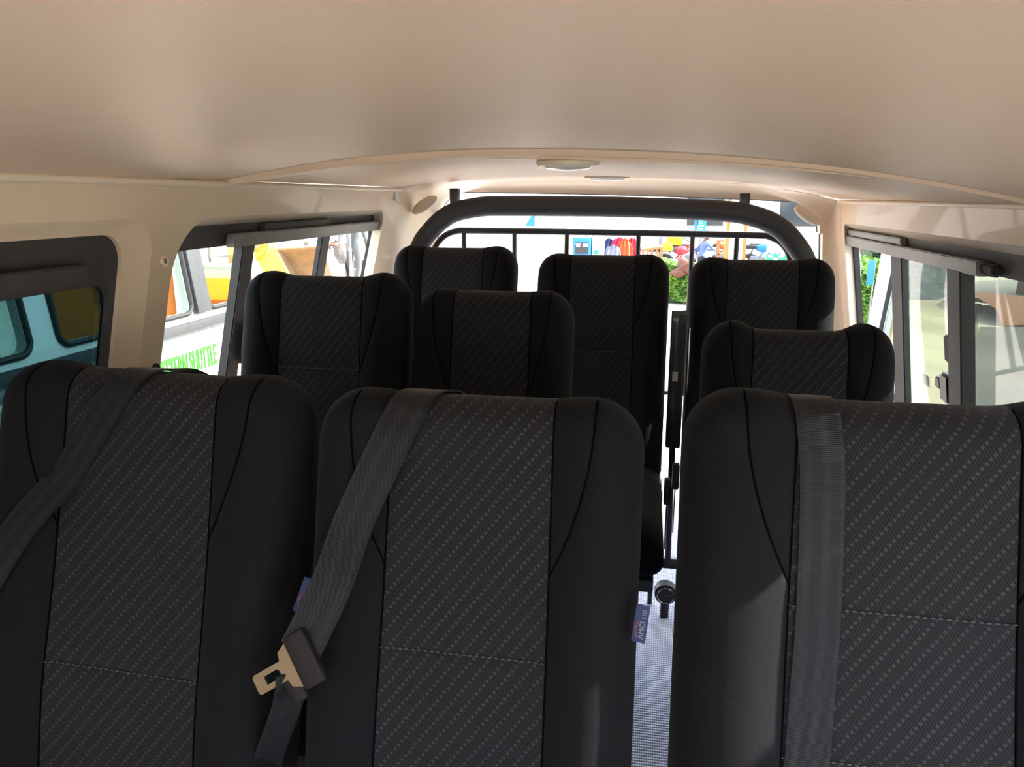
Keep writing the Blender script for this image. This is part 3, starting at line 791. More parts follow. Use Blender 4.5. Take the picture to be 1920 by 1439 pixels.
# middle seat: strap, tongue, lower strap
fm = front_mid
c = [seatx(fm, *p) for p in ((742, 778), (716, 840), (687, 910), (650, 1000))]
path = belt_on(fm, c)
tail = [at(628, 1085, fm, .105), at(590, 1165, fm, .12), at(562, 1222, fm, .13)]
path2 = path[:-1]+smoothpath([path[-1]]+tail, 8)
for _ in range(30): path2 = path2[:30]+[(path2[i-1]+path2[i]*2+path2[i+1])/4 for i in range(30, len(path2)-1)]+[path2[-1]]
tp = at(555, 1245, fm, .132)
t = empty('seat_belt', tp.copy(), 'grey seat belt with a brass coloured tongue hanging between the nearest left and middle seats', 'seat belt')
mb = MB(); sd = sides_for(path2, FN, (path2[-1]-path2[34]).normalized().cross(FN).normalized())
ribbon(mb, rel(path2, t.location), sd, .053); mb.build('strap', 'webbing', t)
lowp = smoothpath([at(548, 1262, fm, .128), at(545, 1300, fm, .118), at(530, 1350, fm, .09), at(505, 1420, fm, .06), at(492, 1500, fm, .03), at(488, 1600, fm, .0)], 8)
mb = MB(); sd2 = sides_for(lowp, (FN+Vector((.9, 0, 0))).normalized()); ribbon(mb, rel(lowp, t.location), sd2, .040); mb.build('lower_strap', 'webbing', t)
# tongue: local frame along the blade (towards lower left) ; plate normal roughly to the viewer
vdir = -ray(550, 1250).normalized()
bl = (at(487, 1290, fm, .13)-at(575, 1240, fm, .13)).normalized()
ny_ = vdir.cross(bl).normalized()
MT = basis(bl, ny_, Vector((0, 0, 0)))
px2m = (tp.length)/F*.93
def outline_plate(outer, hole, thick, name, m, parent, M):
    vs = [Vector(p) for p in outer]+[Vector(p) for p in hole]; n = len(outer)
    es = [(i, (i+1) % n) for i in range(n)]+[(n+i, n+(i+1) % len(hole)) for i in range(len(hole))]
    V, E_, F_, *_ = delaunay_2d_cdt(vs, es, [], 1, 1e-7)
    def ins(pt, poly):
        c_ = False; j = len(poly)-1
        for i in range(len(poly)):
            a, b = poly[i], poly[j]
            if (a[1] > pt[1]) != (b[1] > pt[1]) and pt[0] < (b[0]-a[0])*(pt[1]-a[1])/(b[1]-a[1])+a[0]: c_ = not c_
            j = i
        return c_
    mb = MB(); top = [mb.bm.verts.new(M @ Vector((p[0], p[1], thick/2))) for p in V]; bot = [mb.bm.verts.new(M @ Vector((p[0], p[1], -thick/2))) for p in V]
    for f in F_:
        cc = sum((V[i] for i in f), Vector((0, 0)))/len(f)
        if ins(cc, outer) and not (hole and ins(cc, hole)):
            mb.bm.faces.new([top[i] for i in f]); mb.bm.faces.new([bot[i] for i in reversed(f)])
    for e in [e for e in mb.bm.edges if len(e.link_faces) == 1 and e.verts[0] in set(top)]:
        i, j = top.index(e.verts[0]), top.index(e.verts[1])
        mb.bm.faces.new([top[i], top[j], bot[j], bot[i]])
    return mb.build(name, m, parent, smooth=False)
k = .001
outer = [(.0, -.030), (.016, -.022), (.018, -.0125), (.058, -.0125), (.061, -.0095), (.061, .0095), (.058, .0125), (.018, .0125), (.016, .022), (.0, .030)]
outer = [(x, y) for x, y in outer]
hole = [(.026, -.0055), (.046, -.0055), (.046, .0055), (.026, .0055), (.023, .003), (.023, -.003)]
outline_plate(outer, hole, .0028, 'tongue', 'tongue_metal', t, MT)
mb = MB(); mb.box((0, 0, 0), (.032, .070, .012), bev=.0055); 
for v in mb.bm.verts: v.co = MT @ (v.co+Vector((-.014, 0, 0)))
mb.build('tongue_cover', 'belt_plastic', t)
mb = MB(); mb.box((0, 0, 0), (.022, .050, .012), bev=.004)
for v in mb.bm.verts: v.co = MT @ (v.co+Vector((.016, -.018 if (MT @ Vector((0, -1, 0))).z < 0 else .018, -.006)))
mb.build('strap_stop', 'belt_plastic', t)

# brand tags sewn into the seat edges
def seat_tag(s, px0, py0, px1, py1, wpx, off):
    a = at(px0, py0, s, off)-s.org; b = at(px1, py1, s, off)-s.org   # bottom and top of the tag
    ax = (b-a); ln = ax.length; ax.normalize(); vd = -ray((px0+px1)/2, (py0+py1)/2).normalized(); ay = vd.cross(ax).normalized()
    w_ = wpx*(a+s.org).length/F
    M = basis(ax, ay, a)
    mb = MB(); mb.box((0, 0, 0), (ln, w_, .0012), bev=.0004)
    for v in mb.bm.verts: v.co = M @ (v.co+Vector((ln/2, 0, 0)))
    g = mb.build('brand_tag', 'tag_blue', s.t)
    text('tag_lettering', 'AMCI', 'tag_white', g, w_*.55, M @ Matrix.Translation((ln*.10, -w_*.30, .001)), .0002, 1.0)
    text('tag_lettering', 'LTD', 'tag_white', g, w_*.36, M @ Matrix.Translation((ln*.64, -w_*.28, .001)), .0002, 1.0)
    mb = MB(); pts = [M @ Vector((ln*(.10+.5*i/14), w_*(.12+.22*math.sin(PI*i/14)), .0014)) for i in range(15)]
    mb.tube(pts, [.0002+w_*.05*math.sin(PI*i/14) for i in range(15)], 6); mb.build('tag_arc', 'tag_orange', g)
seat_tag(front_left, 531, 1136, 552, 1072, 24, .075)
seat_tag(front_mid, 1196, 1205, 1207, 1135, 24, .070)

# ------------------------------------------------------------------ fittings in the aisle
def at2(px, py, Y): return atY(px, py, Y)
t = empty('folding_seat_post', (.106, 2.22, FLOOR), 'tall black post with a pale sticker standing in the aisle beside the rear row', 'post')
mb = MB(); mb.box((0, 0, .77), (.045, .035, .42), bev=.006); mb.tube([(0, 0, .57), (.006, .02, .17)], .010, 10)
mb.build('post', 'black_metal', t)
mb = MB(); mb.box((-.004, -.0185, .785), (.016, .001, .028)); mb.build('post_sticker', 'sticker', t, smooth=False)
mb = MB(); mb.tube([(.030, -.01, .93), (.032, -.012, .70), (.030, -.01, .5)], .004, 8); mb.build('side_rod', 'chrome', t)
t = empty('floor_bar', (.107, 2.26, FLOOR), 'low black bar crossing the aisle floor behind the second row', 'floor bar')
mb = MB(); mb.box((0, 0, .155), (.12, .03, .035), bev=.004); mb.build('bar', 'black_metal', t)
for x in (-.045, .045):
    mb = MB(); mb.tube([(x, 0, .145), (x, 0, .0)], .008, 8); mb.build('bar_leg', 'black_metal', t)
t = empty('round_knob', (.108, 2.19, FLOOR), 'round black knob on a stub standing on the aisle floor', 'knob')
mb = MB(); mb.cyl((0, 0, .085), .034, .045, 'Y', 32, bev=.005); mb.build('knob_wheel', 'black_plastic', t)
mb = MB(); mb.tube([(0, -.024, .085)]+[( .026*math.cos(a), -.024, .085+.026*math.sin(a)) for a in [2*PI*k_/16 for k_ in range(17)]][1:], .002, 6); mb.build('knob_ring', 'chrome', t)
mb = MB(); mb.tube([(0, 0, .06), (0, 0, 0)], .014, 10); mb.build('knob_stem', 'black_plastic', t)
for X, Y, Z, lab in ((.112, 2.05, -.84, 'black belt buckle standing by the aisle side of the rear right seat'), (.088, 1.98, -.86, 'black belt buckle by the aisle side of the tall middle rear seat')):
    t = empty('belt_buckle', (X, Y, Z), lab, 'belt buckle')
    mb = MB(); mb.box((0, 0, .07), (.020, .026, .075), bev=.006); mb.build('buckle', 'black_plastic', t)
    mb = MB(); ribbon(mb, [Vector((0, 0, .04)), Vector((0, .004, 0)), Vector((0, .006, -.10))], [Vector((0, 1, 0))]*3, .034); mb.build('stalk', 'webbing', t)

# ------------------------------------------------------------------ outside: ground, hedges, banks
mb = MB(); n = 24
mb.grid([[(-60+120*i/n, -25+115*j/n, -CZ) for i in range(n+1)] for j in range(n+1)]); g = mb.build('ground', 'ground', smooth=False); tag(g, kind='structure')
def leaves(mb, x0, x1, y0, y1, z0, z1, n, sz, fn=None):
    for _ in range(n):
        x = random.uniform(x0, x1); 
        # favour the outer skin
        if random.random() < .55: y = y0+random.random()**2*.2*(y1-y0); z = random.uniform(z0, z1)
        else: y = random.uniform(y0, y1); z = z1-random.random()**2*.2*(z1-z0)
        z += .07*math.sin(x*1.9)+.05*math.sin(x*5.3+y)
        c = Vector((x, y, z)); a = Vector((random.gauss(0, 1), random.gauss(0, 1), random.gauss(0, .6))).normalized()
        b = a.cross(Vector((random.gauss(0, 1), random.gauss(0, 1), random.gauss(0, 1)))).normalized(); s_ = sz*random.uniform(.6, 1.3)
        mb.face([c-a*s_, c+b*s_*.45, c+a*s_, c-b*s_*.45])
def hedge(x0, x1, y0, y1, h, n, label, m='leaf', sz=.06, name='hedge'):
    o = empty(name, ((x0+x1)/2, (y0+y1)/2, -CZ), label, 'hedge')
    mb = MB(); leaves(mb, x0-o.location.x, x1-o.location.x, y0-o.location.y, y1-o.location.y, .08, h, n, sz)
    mb.build('foliage', m, o, smooth=False, weld=False)
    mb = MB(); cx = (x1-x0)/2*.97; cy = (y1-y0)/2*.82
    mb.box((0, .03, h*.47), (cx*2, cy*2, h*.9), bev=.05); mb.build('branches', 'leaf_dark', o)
    return o
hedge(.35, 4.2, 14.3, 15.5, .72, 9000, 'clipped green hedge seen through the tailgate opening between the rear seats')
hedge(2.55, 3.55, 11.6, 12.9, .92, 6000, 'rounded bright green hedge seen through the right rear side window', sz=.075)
# brown cloth thrown on the hedge
mb = MB(); p = atY(1281, 505, 14.2)
mb.ball((0, 0, 0), (.20, .15, .16), 20)
for v in mb.bm.verts:
    v.co += Vector((.05*math.sin(v.co.z*30+v.co.x*8), .03*math.sin(v.co.x*33), .07*math.sin(v.co.x*14+1)))
o = thing_mesh(mb, 'cloth', 'brown_cloth', 'crumpled brown cloth draped on the green hedge', 'cloth'); o.location = p
def terr(name, m, rows, label, cat):
    mb = MB(); mb.grid(rows); o = mb.build(name, m, smooth=True); tag(o, label, cat); return o
rows = [[(y*(.280+.128*i/10)+.03*math.sin(y*1.7), y, -CZ+.02+.05*math.sin(PI*i/10)) for i in range(11)] for y in [6.2+k*.5 for k in range(19)]]
terr('dirt_road', 'earth_tan', rows, 'bare tan dirt road running away beyond the white van on the right', 'dirt road')
rows = [[(y*.412+.03*math.sin(y)+i*1.0, y, -CZ+.012) for i in range(12)] for y in [3.0+k*.5 for k in range(20)]]
terr('asphalt_lane', 'asphalt', rows, 'grey asphalt lane to the right of the tan dirt road', 'road')
rows = [[(5.5+.6*i, y, -CZ+.02+hh+.04*math.sin(i*2.1)) for i in range(11)] for y, hh in ((12.6, 0), (12.9, .22), (13.6, .30), (14.6, .25), (15.2, 0))]
terr('soil_mound', 'earth_orange', rows, 'low strip of orange soil below the dark trees on the right', 'soil mound')
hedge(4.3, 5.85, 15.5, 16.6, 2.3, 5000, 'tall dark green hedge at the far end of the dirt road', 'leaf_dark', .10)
def tree(x, y, z, h, r, n, label, m='leaf_dark', group=None, sz=.22):
    o = empty('tree', (x, y, z), label, 'tree', group)
    mb = MB()
    for _ in range(n):
        d = Vector((random.gauss(0, 1), random.gauss(0, 1), random.gauss(0, 1))).normalized()*random.random()**.4
        c = Vector((d.x*r, d.y*r, h*.6+d.z*h*.42)); a = Vector((random.gauss(0, 1), random.gauss(0, 1), random.gauss(0, .6))).normalized()
        b = a.cross(Vector((random.gauss(0, 1), random.gauss(0, 1), random.gauss(0, 1)))).normalized(); s_ = sz*random.uniform(.6, 1.3)
        mb.face([c-a*s_, c+b*s_*.45, c+a*s_, c-b*s_*.45])
    mb.build('foliage', m, o, smooth=False, weld=False)
    mb = MB(); mb.tube([(0, 0, 0), (.05, 0, h*.4), (0, .05, h*.7)], [.18, .13, .06], 8); mb.build('trunk', 'trunk', o)
for i, (x, y, lab) in enumerate(((13.4, 19.5, 'dark bushy tree beyond the orange soil, farthest of the three'), (10.4, 18.2, 'dark bushy tree beyond the orange soil, middle of the three'), (7.75, 17.0, 'dark bushy tree beyond the orange soil, nearest to the dirt road'))):
    tree(x, y, -CZ, 3.6, 1.3, 2600, lab)

# ------------------------------------------------------------------ outside right: white van alongside
def side_shell(name, X, y0, y1, zb, zt, holes, th, m, parent, o, lean):
    vs = []; fs = []
    outer = [(y0, zb), (y1, zb), (y1, zt), (y0, zt)]
    for lp in [outer]+holes:
        b0 = len(vs); vs += [Vector(p) for p in lp]; fs.append(list(range(b0, b0+len(lp))))
    es = [(f[i], f[(i+1) % len(f)]) for f in fs for i in range(len(f))]
    V, E_, F_, *_ = delaunay_2d_cdt(vs, es, fs, 1, 1e-6)
    def ins(pt, poly):
        c_ = False; j = len(poly)-1
        for i in range(len(poly)):
            a, b = poly[i], poly[j]
            if (a[1] > pt[1]) != (b[1] > pt[1]) and pt[0] < (b[0]-a[0])*(pt[1]-a[1])/(b[1]-a[1])+a[0]: c_ = not c_
            j = i
        return c_
    mb = MB()
    def xx(z): return X if z < -.75 else X+lean*.12*(z+.75)
    for s_ in (0, 1):
        bv = [mb.bm.verts.new((xx(p[1])+s_*th-o.x, p[0]-o.y, p[1]-o.z)) for p in V]
        for f in F_:
            c_ = sum((V[i] for i in f), Vector((0, 0)))/len(f)
            if any(ins(c_, h_) for h_ in holes): continue
            mb.bm.faces.new([bv[i] for i in (f if s_ else reversed(f))])
    for lp in [outer]+holes:
        mb.grid([[(xx(z)-o.x, y-o.y, z-o.z) for y, z in lp], [(xx(z)+th-o.x, y-o.y, z-o.z) for y, z in lp]], True)
    return mb.build(name, m, parent, smooth=False)
t = empty('parked_van', (2.4, 3.0, -CZ), 'white van parked close alongside on the right, seen through the side window', 'van'); o = Vector(t.location)
hol = [rrect(2.75, 5.08, -1.16, -.02, (.10, .1, .1, .16)), rrect(1.4, 2.65, -1.16, -.02, (.1, .1, .1, .1)), rrect(-.3, 1.3, -1.16, -.02, (.1, .1, .1, .1))]
side_shell('body_side', 1.50, -.6, 5.50, -1.65, .25, hol, .05, 'white_paint', t, o, 1)
side_shell('body_side', 3.25, -.6, 5.50, -1.65, .25, hol, .05, 'white_paint', t, o, -1)
mb = MB(); mb.box(Vector((2.37, 2.35, .27))-o, (1.66, 5.9, .06), bev=.02); mb.build('van_roof', 'white_paint', t)
mb = MB(); mb.box(Vector((2.37, 2.35, -1.5))-o, (1.70, 5.9, .25), bev=.02); mb.build('van_floor', 'grey_dark', t)
for hh in hol:
    mb = MB(); L_ = [(1.50+(.12*(z+.75) if z > -.75 else 0)-.004-o.x, y-o.y, z-o.z) for y, z in hh]
    mb.tube(L_, .014, 6, closed=True); mb.build('window_seal', 'rubber', t)
    mb = MB(); A = [(x+.02, y, z) for x, y, z in L_]; B = [(x+.024, y, z) for x, y, z in L_]; mb.grid([A, B], True); mb.face(A); mb.face(B)
    mb.build('van_window', 'glass_green', t, smooth=False)
for x in (1.68, 3.1):
    for y in (.4, 4.3):
        mb = MB(); mb.cyl(Vector((x, y, -1.62))-o, .33, .2, 'X', 28, bev=.03); mb.build('wheel', 'tyre', t)

# ------------------------------------------------------------------ outside left: shuttle van alongside
t = empty('shuttle_van', (-3.1, 1.5, -CZ), 'white shuttle van with green WESTERN SHUTTLE lettering parked on the left', 'van'); o = Vector(t.location)
XV = -2.2
holL = [rrect(3.52, 3.98, -.56, .02, (.05, .05, .05, .05)), rrect(2.50, 3.38, -.56, .02, (.05, .05, .05, .05)), rrect(1.0, 2.36, -.56, .02, (.05, .05, .05, .05)), rrect(-.6, .9, -.56, .02, (.05, .05, .05, .05))]
side_shell('body_side', XV, -1.4, 4.15, -1.65, .22, holL, -.05, 'white_paint', t, o, -1)
side_shell('body_side', -4.0, -1.4, 4.15, -1.65, .22, holL, .05, 'white_paint', t, o, 1)
mb = MB(); mb.box(Vector((-3.1, 1.37, .25))-o, (1.7, 5.55, .06), bev=.02); mb.build('van_roof', 'white_paint', t)
mb = MB(); mb.box(Vector((-3.1, 1.37, -1.5))-o, (1.74, 5.55, .25), bev=.02); mb.build('van_floor', 'grey_dark', t)
for hh in holL:
    def vx(z): return XV-(.0 if z < -.75 else .12*(z+.75))
    mb = MB(); L_ = [(vx(z)+.006-o.x, y-o.y, z-o.z) for y, z in hh]
    mb.tube(L_, .012, 6, closed=True); mb.build('window_seal', 'rubber', t)
    mb = MB(); A = [(x-.02, y, z) for x, y, z in L_]; B = [(x-.024, y, z) for x, y, z in L_]; mb.grid([A, B], True); mb.face(A); mb.face(B)
    mb.build('van_window', 'glass_green', t, smooth=False)
mb = MB(); mb.box(Vector((XV-.04, 3.45, -.27))-o, (.03, .12, .60), Matrix.Rotation(-.12, 4, 'Y'), bev=.006); mb.build('door_pillar', 'grey_dark', t)
for z, hgt, mm in ((-.615, .045, 'grey_dark'), (-.665, .03, 'grey_mid')):
    mb = MB(); mb.box(Vector((XV+.02, 1.4, z))-o, (.03, 5.5, hgt), bev=.006); mb.build('belt_moulding', mm, t)
for z in (-.90, -.945):
    mb = MB(); mb.box(Vector((XV+.008, 1.4, z))-o, (.02, 5.5, .010), bev=.003); mb.build('body_stripe', 'wood_brown', t)
mb = MB(); mb.box(Vector((XV+.004, 3.6, -1.10))-o, (.012, 1.0, .22), bev=.004); mb.build('colour_panel', 'orange_paint', t)
# letters stand on the body side facing us: reading direction towards +Y
M = Matrix.Translation(Vector((XV+.006, 3.00, -.845))-o) @ Matrix(((0, 0, 1, 0), (1, 0, 0, 0), (0, 1, 0, 0), (0, 0, 0, 1)))
lt = text('shuttle_lettering', 'WESTERN SHUTTLE', 'green_letter', t, .150, M, .003, .385)
for x in (-2.42, -3.8):
    for y in (-.4, 3.0):
        mb = MB(); mb.cyl(Vector((x, y, -1.62))-o, .33, .2, 'X', 28, bev=.03); mb.build('wheel', 'tyre', t)
mb = MB(); mb.cyl((0, 0, 0), 0.05, .02, 'X', 12); mb.bm.free()

# ------------------------------------------------------------------ outside left: loader with bucket
p = gnd(540, 520); 
def P3(px, py, Y): return atY(px, py, Y)
YB = 8.5
t = empty('front_loader', (P3(520, 520, YB).x, YB, -CZ), 'yellow wheel loader with a rusty bucket raised, seen through the left window', 'loader'); o = Vector(t.location)
A = P3(512, 466, YB); B = P3(600, 458, YB); C_ = P3(625, 535, YB); D = P3(545, 560, YB)
mb = MB()
prof = []
for k_ in range(13):
    a = math.radians(-80+160*k_/12); prof.append((-.42*math.cos(a)*1.0, .42*math.sin(a)))
wv = (B-A); wd = wv.length; ax = wv.normalized(); nrm = Vector((0, 1, 0))
c0 = (A+D)/2
rows = []
for s_ in (0, 1):
    rows.append([A+ax*wd*s_+Vector((.25*(q[1]-.42)/-.84*(1 if s_ else 1), -q[0]*.9, q[1]-.42)) for q in prof])
mb.grid([[v-o for v in r] for r in rows])
for r in rows: mb.face([v-o for v in r])
mb.build('bucket', 'bucket_rust', t, solid=.03)
mb = MB()
arm = [P3(492, 462, YB-.4), P3(512, 500, YB-.35), P3(545, 560, YB-.3)]
mb.tube([v-o for v in arm], .1, sq=(.07, .12)); mb.build('loader_arm', 'yellow_paint', t)
mb = MB(); c_ = P3(484, 458, YB-.5)-o; mb.cyl(c_, .16, .18, 'Y', 28, bev=.02); mb.build('arm_pivot', 'yellow_paint', t)
mb = MB(); mb.cyl(c_-Vector((0, .1, 0)), .06, .05, 'Y', 20); mb.build('pivot_pin', 'bucket_rust', t)
mb = MB(); arm = [P3(484, 458, YB-.4), P3(470, 470, YB+.4), P3(440, 474, YB+.9)]; mb.tube([v-o for v in arm], .1, sq=(.09, .14)); mb.build('boom', 'yellow_paint', t)
mb = MB(); mb.box(Vector((-8.6, YB+1.5, -1.0))-o, (2.2, 2.6, 1.0), bev=.06); mb.build('chassis', 'yellow_paint', t)
mb = MB(); mb.box(Vector((-8.6, YB+1.8, -.05))-o, (1.3, 1.3, 1.1), bev=.08); mb.build('cab', 'window_dark', t)
mb = MB(); mb.box(Vector((-8.6, YB+1.8, .56))-o, (1.4, 1.4, .10), bev=.03); mb.build('cab_roof', 'yellow_paint', t)
for x, y in ((-9.6, YB+.6), (-7.6, YB+.6), (-9.6, YB+2.5), (-7.6, YB+2.5)):
    mb = MB(); mb.cyl(Vector((x, y, -CZ+.5))-o, .5, .36, 'X', 28, bev=.05); mb.build('wheel', 'tyre', t)
# orange truck beyond the shuttle van
YT = 6.0
a = P3(300, 640, YT); b = P3(345, 535, YT)
t = empty('orange_truck', (-4.3, 5.78, -CZ), 'orange truck cab seen through the windows of the shuttle van', 'truck', None, .55); o = Vector(t.location)
mb = MB(); mb.box((-.5, .4, 1.25), (2.0, 1.5, 1.5), bev=.12); mb.build('cab', 'orange_paint', t)
mb = MB(); mb.box((-.05, -.36, 1.30), (.40, .03, .40), bev=.02); mb.build('cab_window', 'grey_dark', t)
mb = MB(); mb.box((.42, -.38, 1.05), (.22, .05, 1.35), bev=.02); mb.build('side_panel', 'white_paint', t)
mb = MB(); mb.box((-2.6, .4, 1.0), (2.0, 1.6, .7), bev=.03); mb.build('load_bed', 'yellow_paint', t)
for x in (-3.0, -.2):
    for y in (-.1, .9):
        mb = MB(); mb.cyl((x, y, .42), .42, .26, 'Y', 24, bev=.04); mb.build('wheel', 'tyre', t)
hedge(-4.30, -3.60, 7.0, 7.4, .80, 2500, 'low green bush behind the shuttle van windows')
t = empty('crate', (-4.45, 7.75, -CZ), 'tall yellow crate standing behind the low bush on the left', 'crate')
mb = MB(); mb.box((0, 0, .55), (.75, .5, 1.1), bev=.03); mb.build('crate_body', 'yellow_plastic', t)
mb = MB(); mb.box((0, -.26, .8), (.6, .03, .12), bev=.01); mb.build('crate_band', 'orange_paint', t)
t = empty('market_stall', (-6.0, 10.9, -CZ), 'market stall under a grey corrugated roof beyond the shuttle van', 'stall')
mb = MB(); n_ = 50
mb.grid([[(-1.4+2.8*i/n_, y, z+.02*math.sin(i*1.6)) for i in range(n_+1)] for y, z in ((-.9, 1.35), (.9, 1.95))]); mb.build('stall_roof', 'roof_grey', t, solid=.03)
mb = MB(); mb.box((0, .1, .45), (2.4, 1.2, .9), bev=.02); mb.build('stall_counter', 'wall_cream', t)
for x in (-1.25, 1.25):
    for y, hh in ((-.8, 1.36), (.8, 1.9)):
        mb = MB(); mb.tube([(x, y, 0), (x, y, hh)], .03, 8); mb.build('stall_post', 'grey_mid', t)
# low sheds behind with corrugated roofs
def shed(x0, x1, y0, y1, h, label, wm='wall_cream', rm='roof_grey', stripes=True, rise=.6):
    o_ = empty('building', ((x0+x1)/2, (y0+y1)/2, -CZ), label, 'building'); hx, hy = (x1-x0)/2, (y1-y0)/2
    mb = MB(); mb.box((0, 0, h/2), (2*hx, 2*hy, h)); mb.build('walls', wm, o_, smooth=False)
    mb = MB(); n_ = 60
    ro = [[(-hx-.3+(2*hx+.6)*i/n_, y, z+.03*math.sin(i*1.6)) for i in range(n_+1)] for y, z in ((-hy-.4, h), (hy+.4, h+rise))]
    mb.grid(ro); mb.build('roof', rm, o_, solid=.04)
    for k_ in range(3):
        mb = MB(); mb.box((-hx+(k_+.5)*2*hx/3, -hy-.02, h*.55), (2*hx/3*.4, .06, h*.36), bev=.01); w_ = mb.build('window', 'window_dark', o_)
    return o_
shed(-27, -17.5, 18, 24, 2.4, 'low shed with a grey corrugated roof behind the shuttle van')
# white pickup beyond the loader and people
def car(x, y, rz, label, body='white_paint', L=4.4, W_=1.75, H=1.75):
    o_ = empty('van' if H > 1.7 else 'car', (x, y, -CZ), label, 'van' if H > 1.7 else 'car', rz=rz)
    prof = [(-L/2, .45), (-L/2, 1.0), (-L/2+.05, H-.1), (-L/2+.2, H), (L/2-1.3, H), (L/2-.6, 1.05), (L/2-.05, .95), (L/2, .45)]
    mb = MB(); mb.grid([[(px_, sy*W_/2*(1 if pz < 1.2 else .9), pz) for px_, pz in prof] for sy in (-1, 1)], False)
    for sy in (-1, 1): mb.face([(px_, sy*W_/2*(1 if pz < 1.2 else .9), pz) for px_, pz in prof])
    mb.face([(-L/2, -W_/2, .45), (-L/2, W_/2, .45), (L/2, W_/2, .45), (L/2, -W_/2, .45)]); mb.build('body', body, o_, smooth=False)
    for sy in (-1, 1):
        for (c1, c2) in ((-L/2+.25, -.9), (-.8, .1), (.2, L/2-1.4)):
            mb = MB(); mb.box(((c1+c2)/2, sy*(W_/2*.955), H-.42), (c2-c1, .03, .42), Matrix.Rotation(sy*.16, 4, 'X'), bev=.01); mb.build('side_window', 'window_dark', o_)
        for px_ in (-L/2+.8, L/2-.8):
            mb = MB(); mb.cyl((px_, sy*(W_/2-.08), .33), .33, .2, 'Y', 24, bev=.03); mb.build('wheel', 'tyre', o_)
    mb = MB(); mb.box((-L/2-.01, 0, H-.42), (.04, W_*.75, .42), bev=.01); mb.build('rear_window', 'window_dark', o_)
    for sy in (-1, 1):
        mb = MB(); mb.box((-L/2-.015, sy*W_*.45, .95), (.05, .12, .3), bev=.01); mb.build('tail_light', 'red_plastic', o_)
    mb = MB(); mb.box((-L/2-.06, 0, .5), (.14, W_, .16), bev=.02); mb.build('bumper', 'grey_dark', o_)
    return o_
q = gnd(560, 512); sc = 19/q.y
q = P3(560, 470, 24); car(q.x-.6, 24.5, PI*.08, 'white van standing beyond the loader bucket, farther left')
q = P3(690, 470, 17.5); car(q.x-.5, 18.2, PI/2+.35, 'white van with red tail lights behind the walking people', H=1.95)
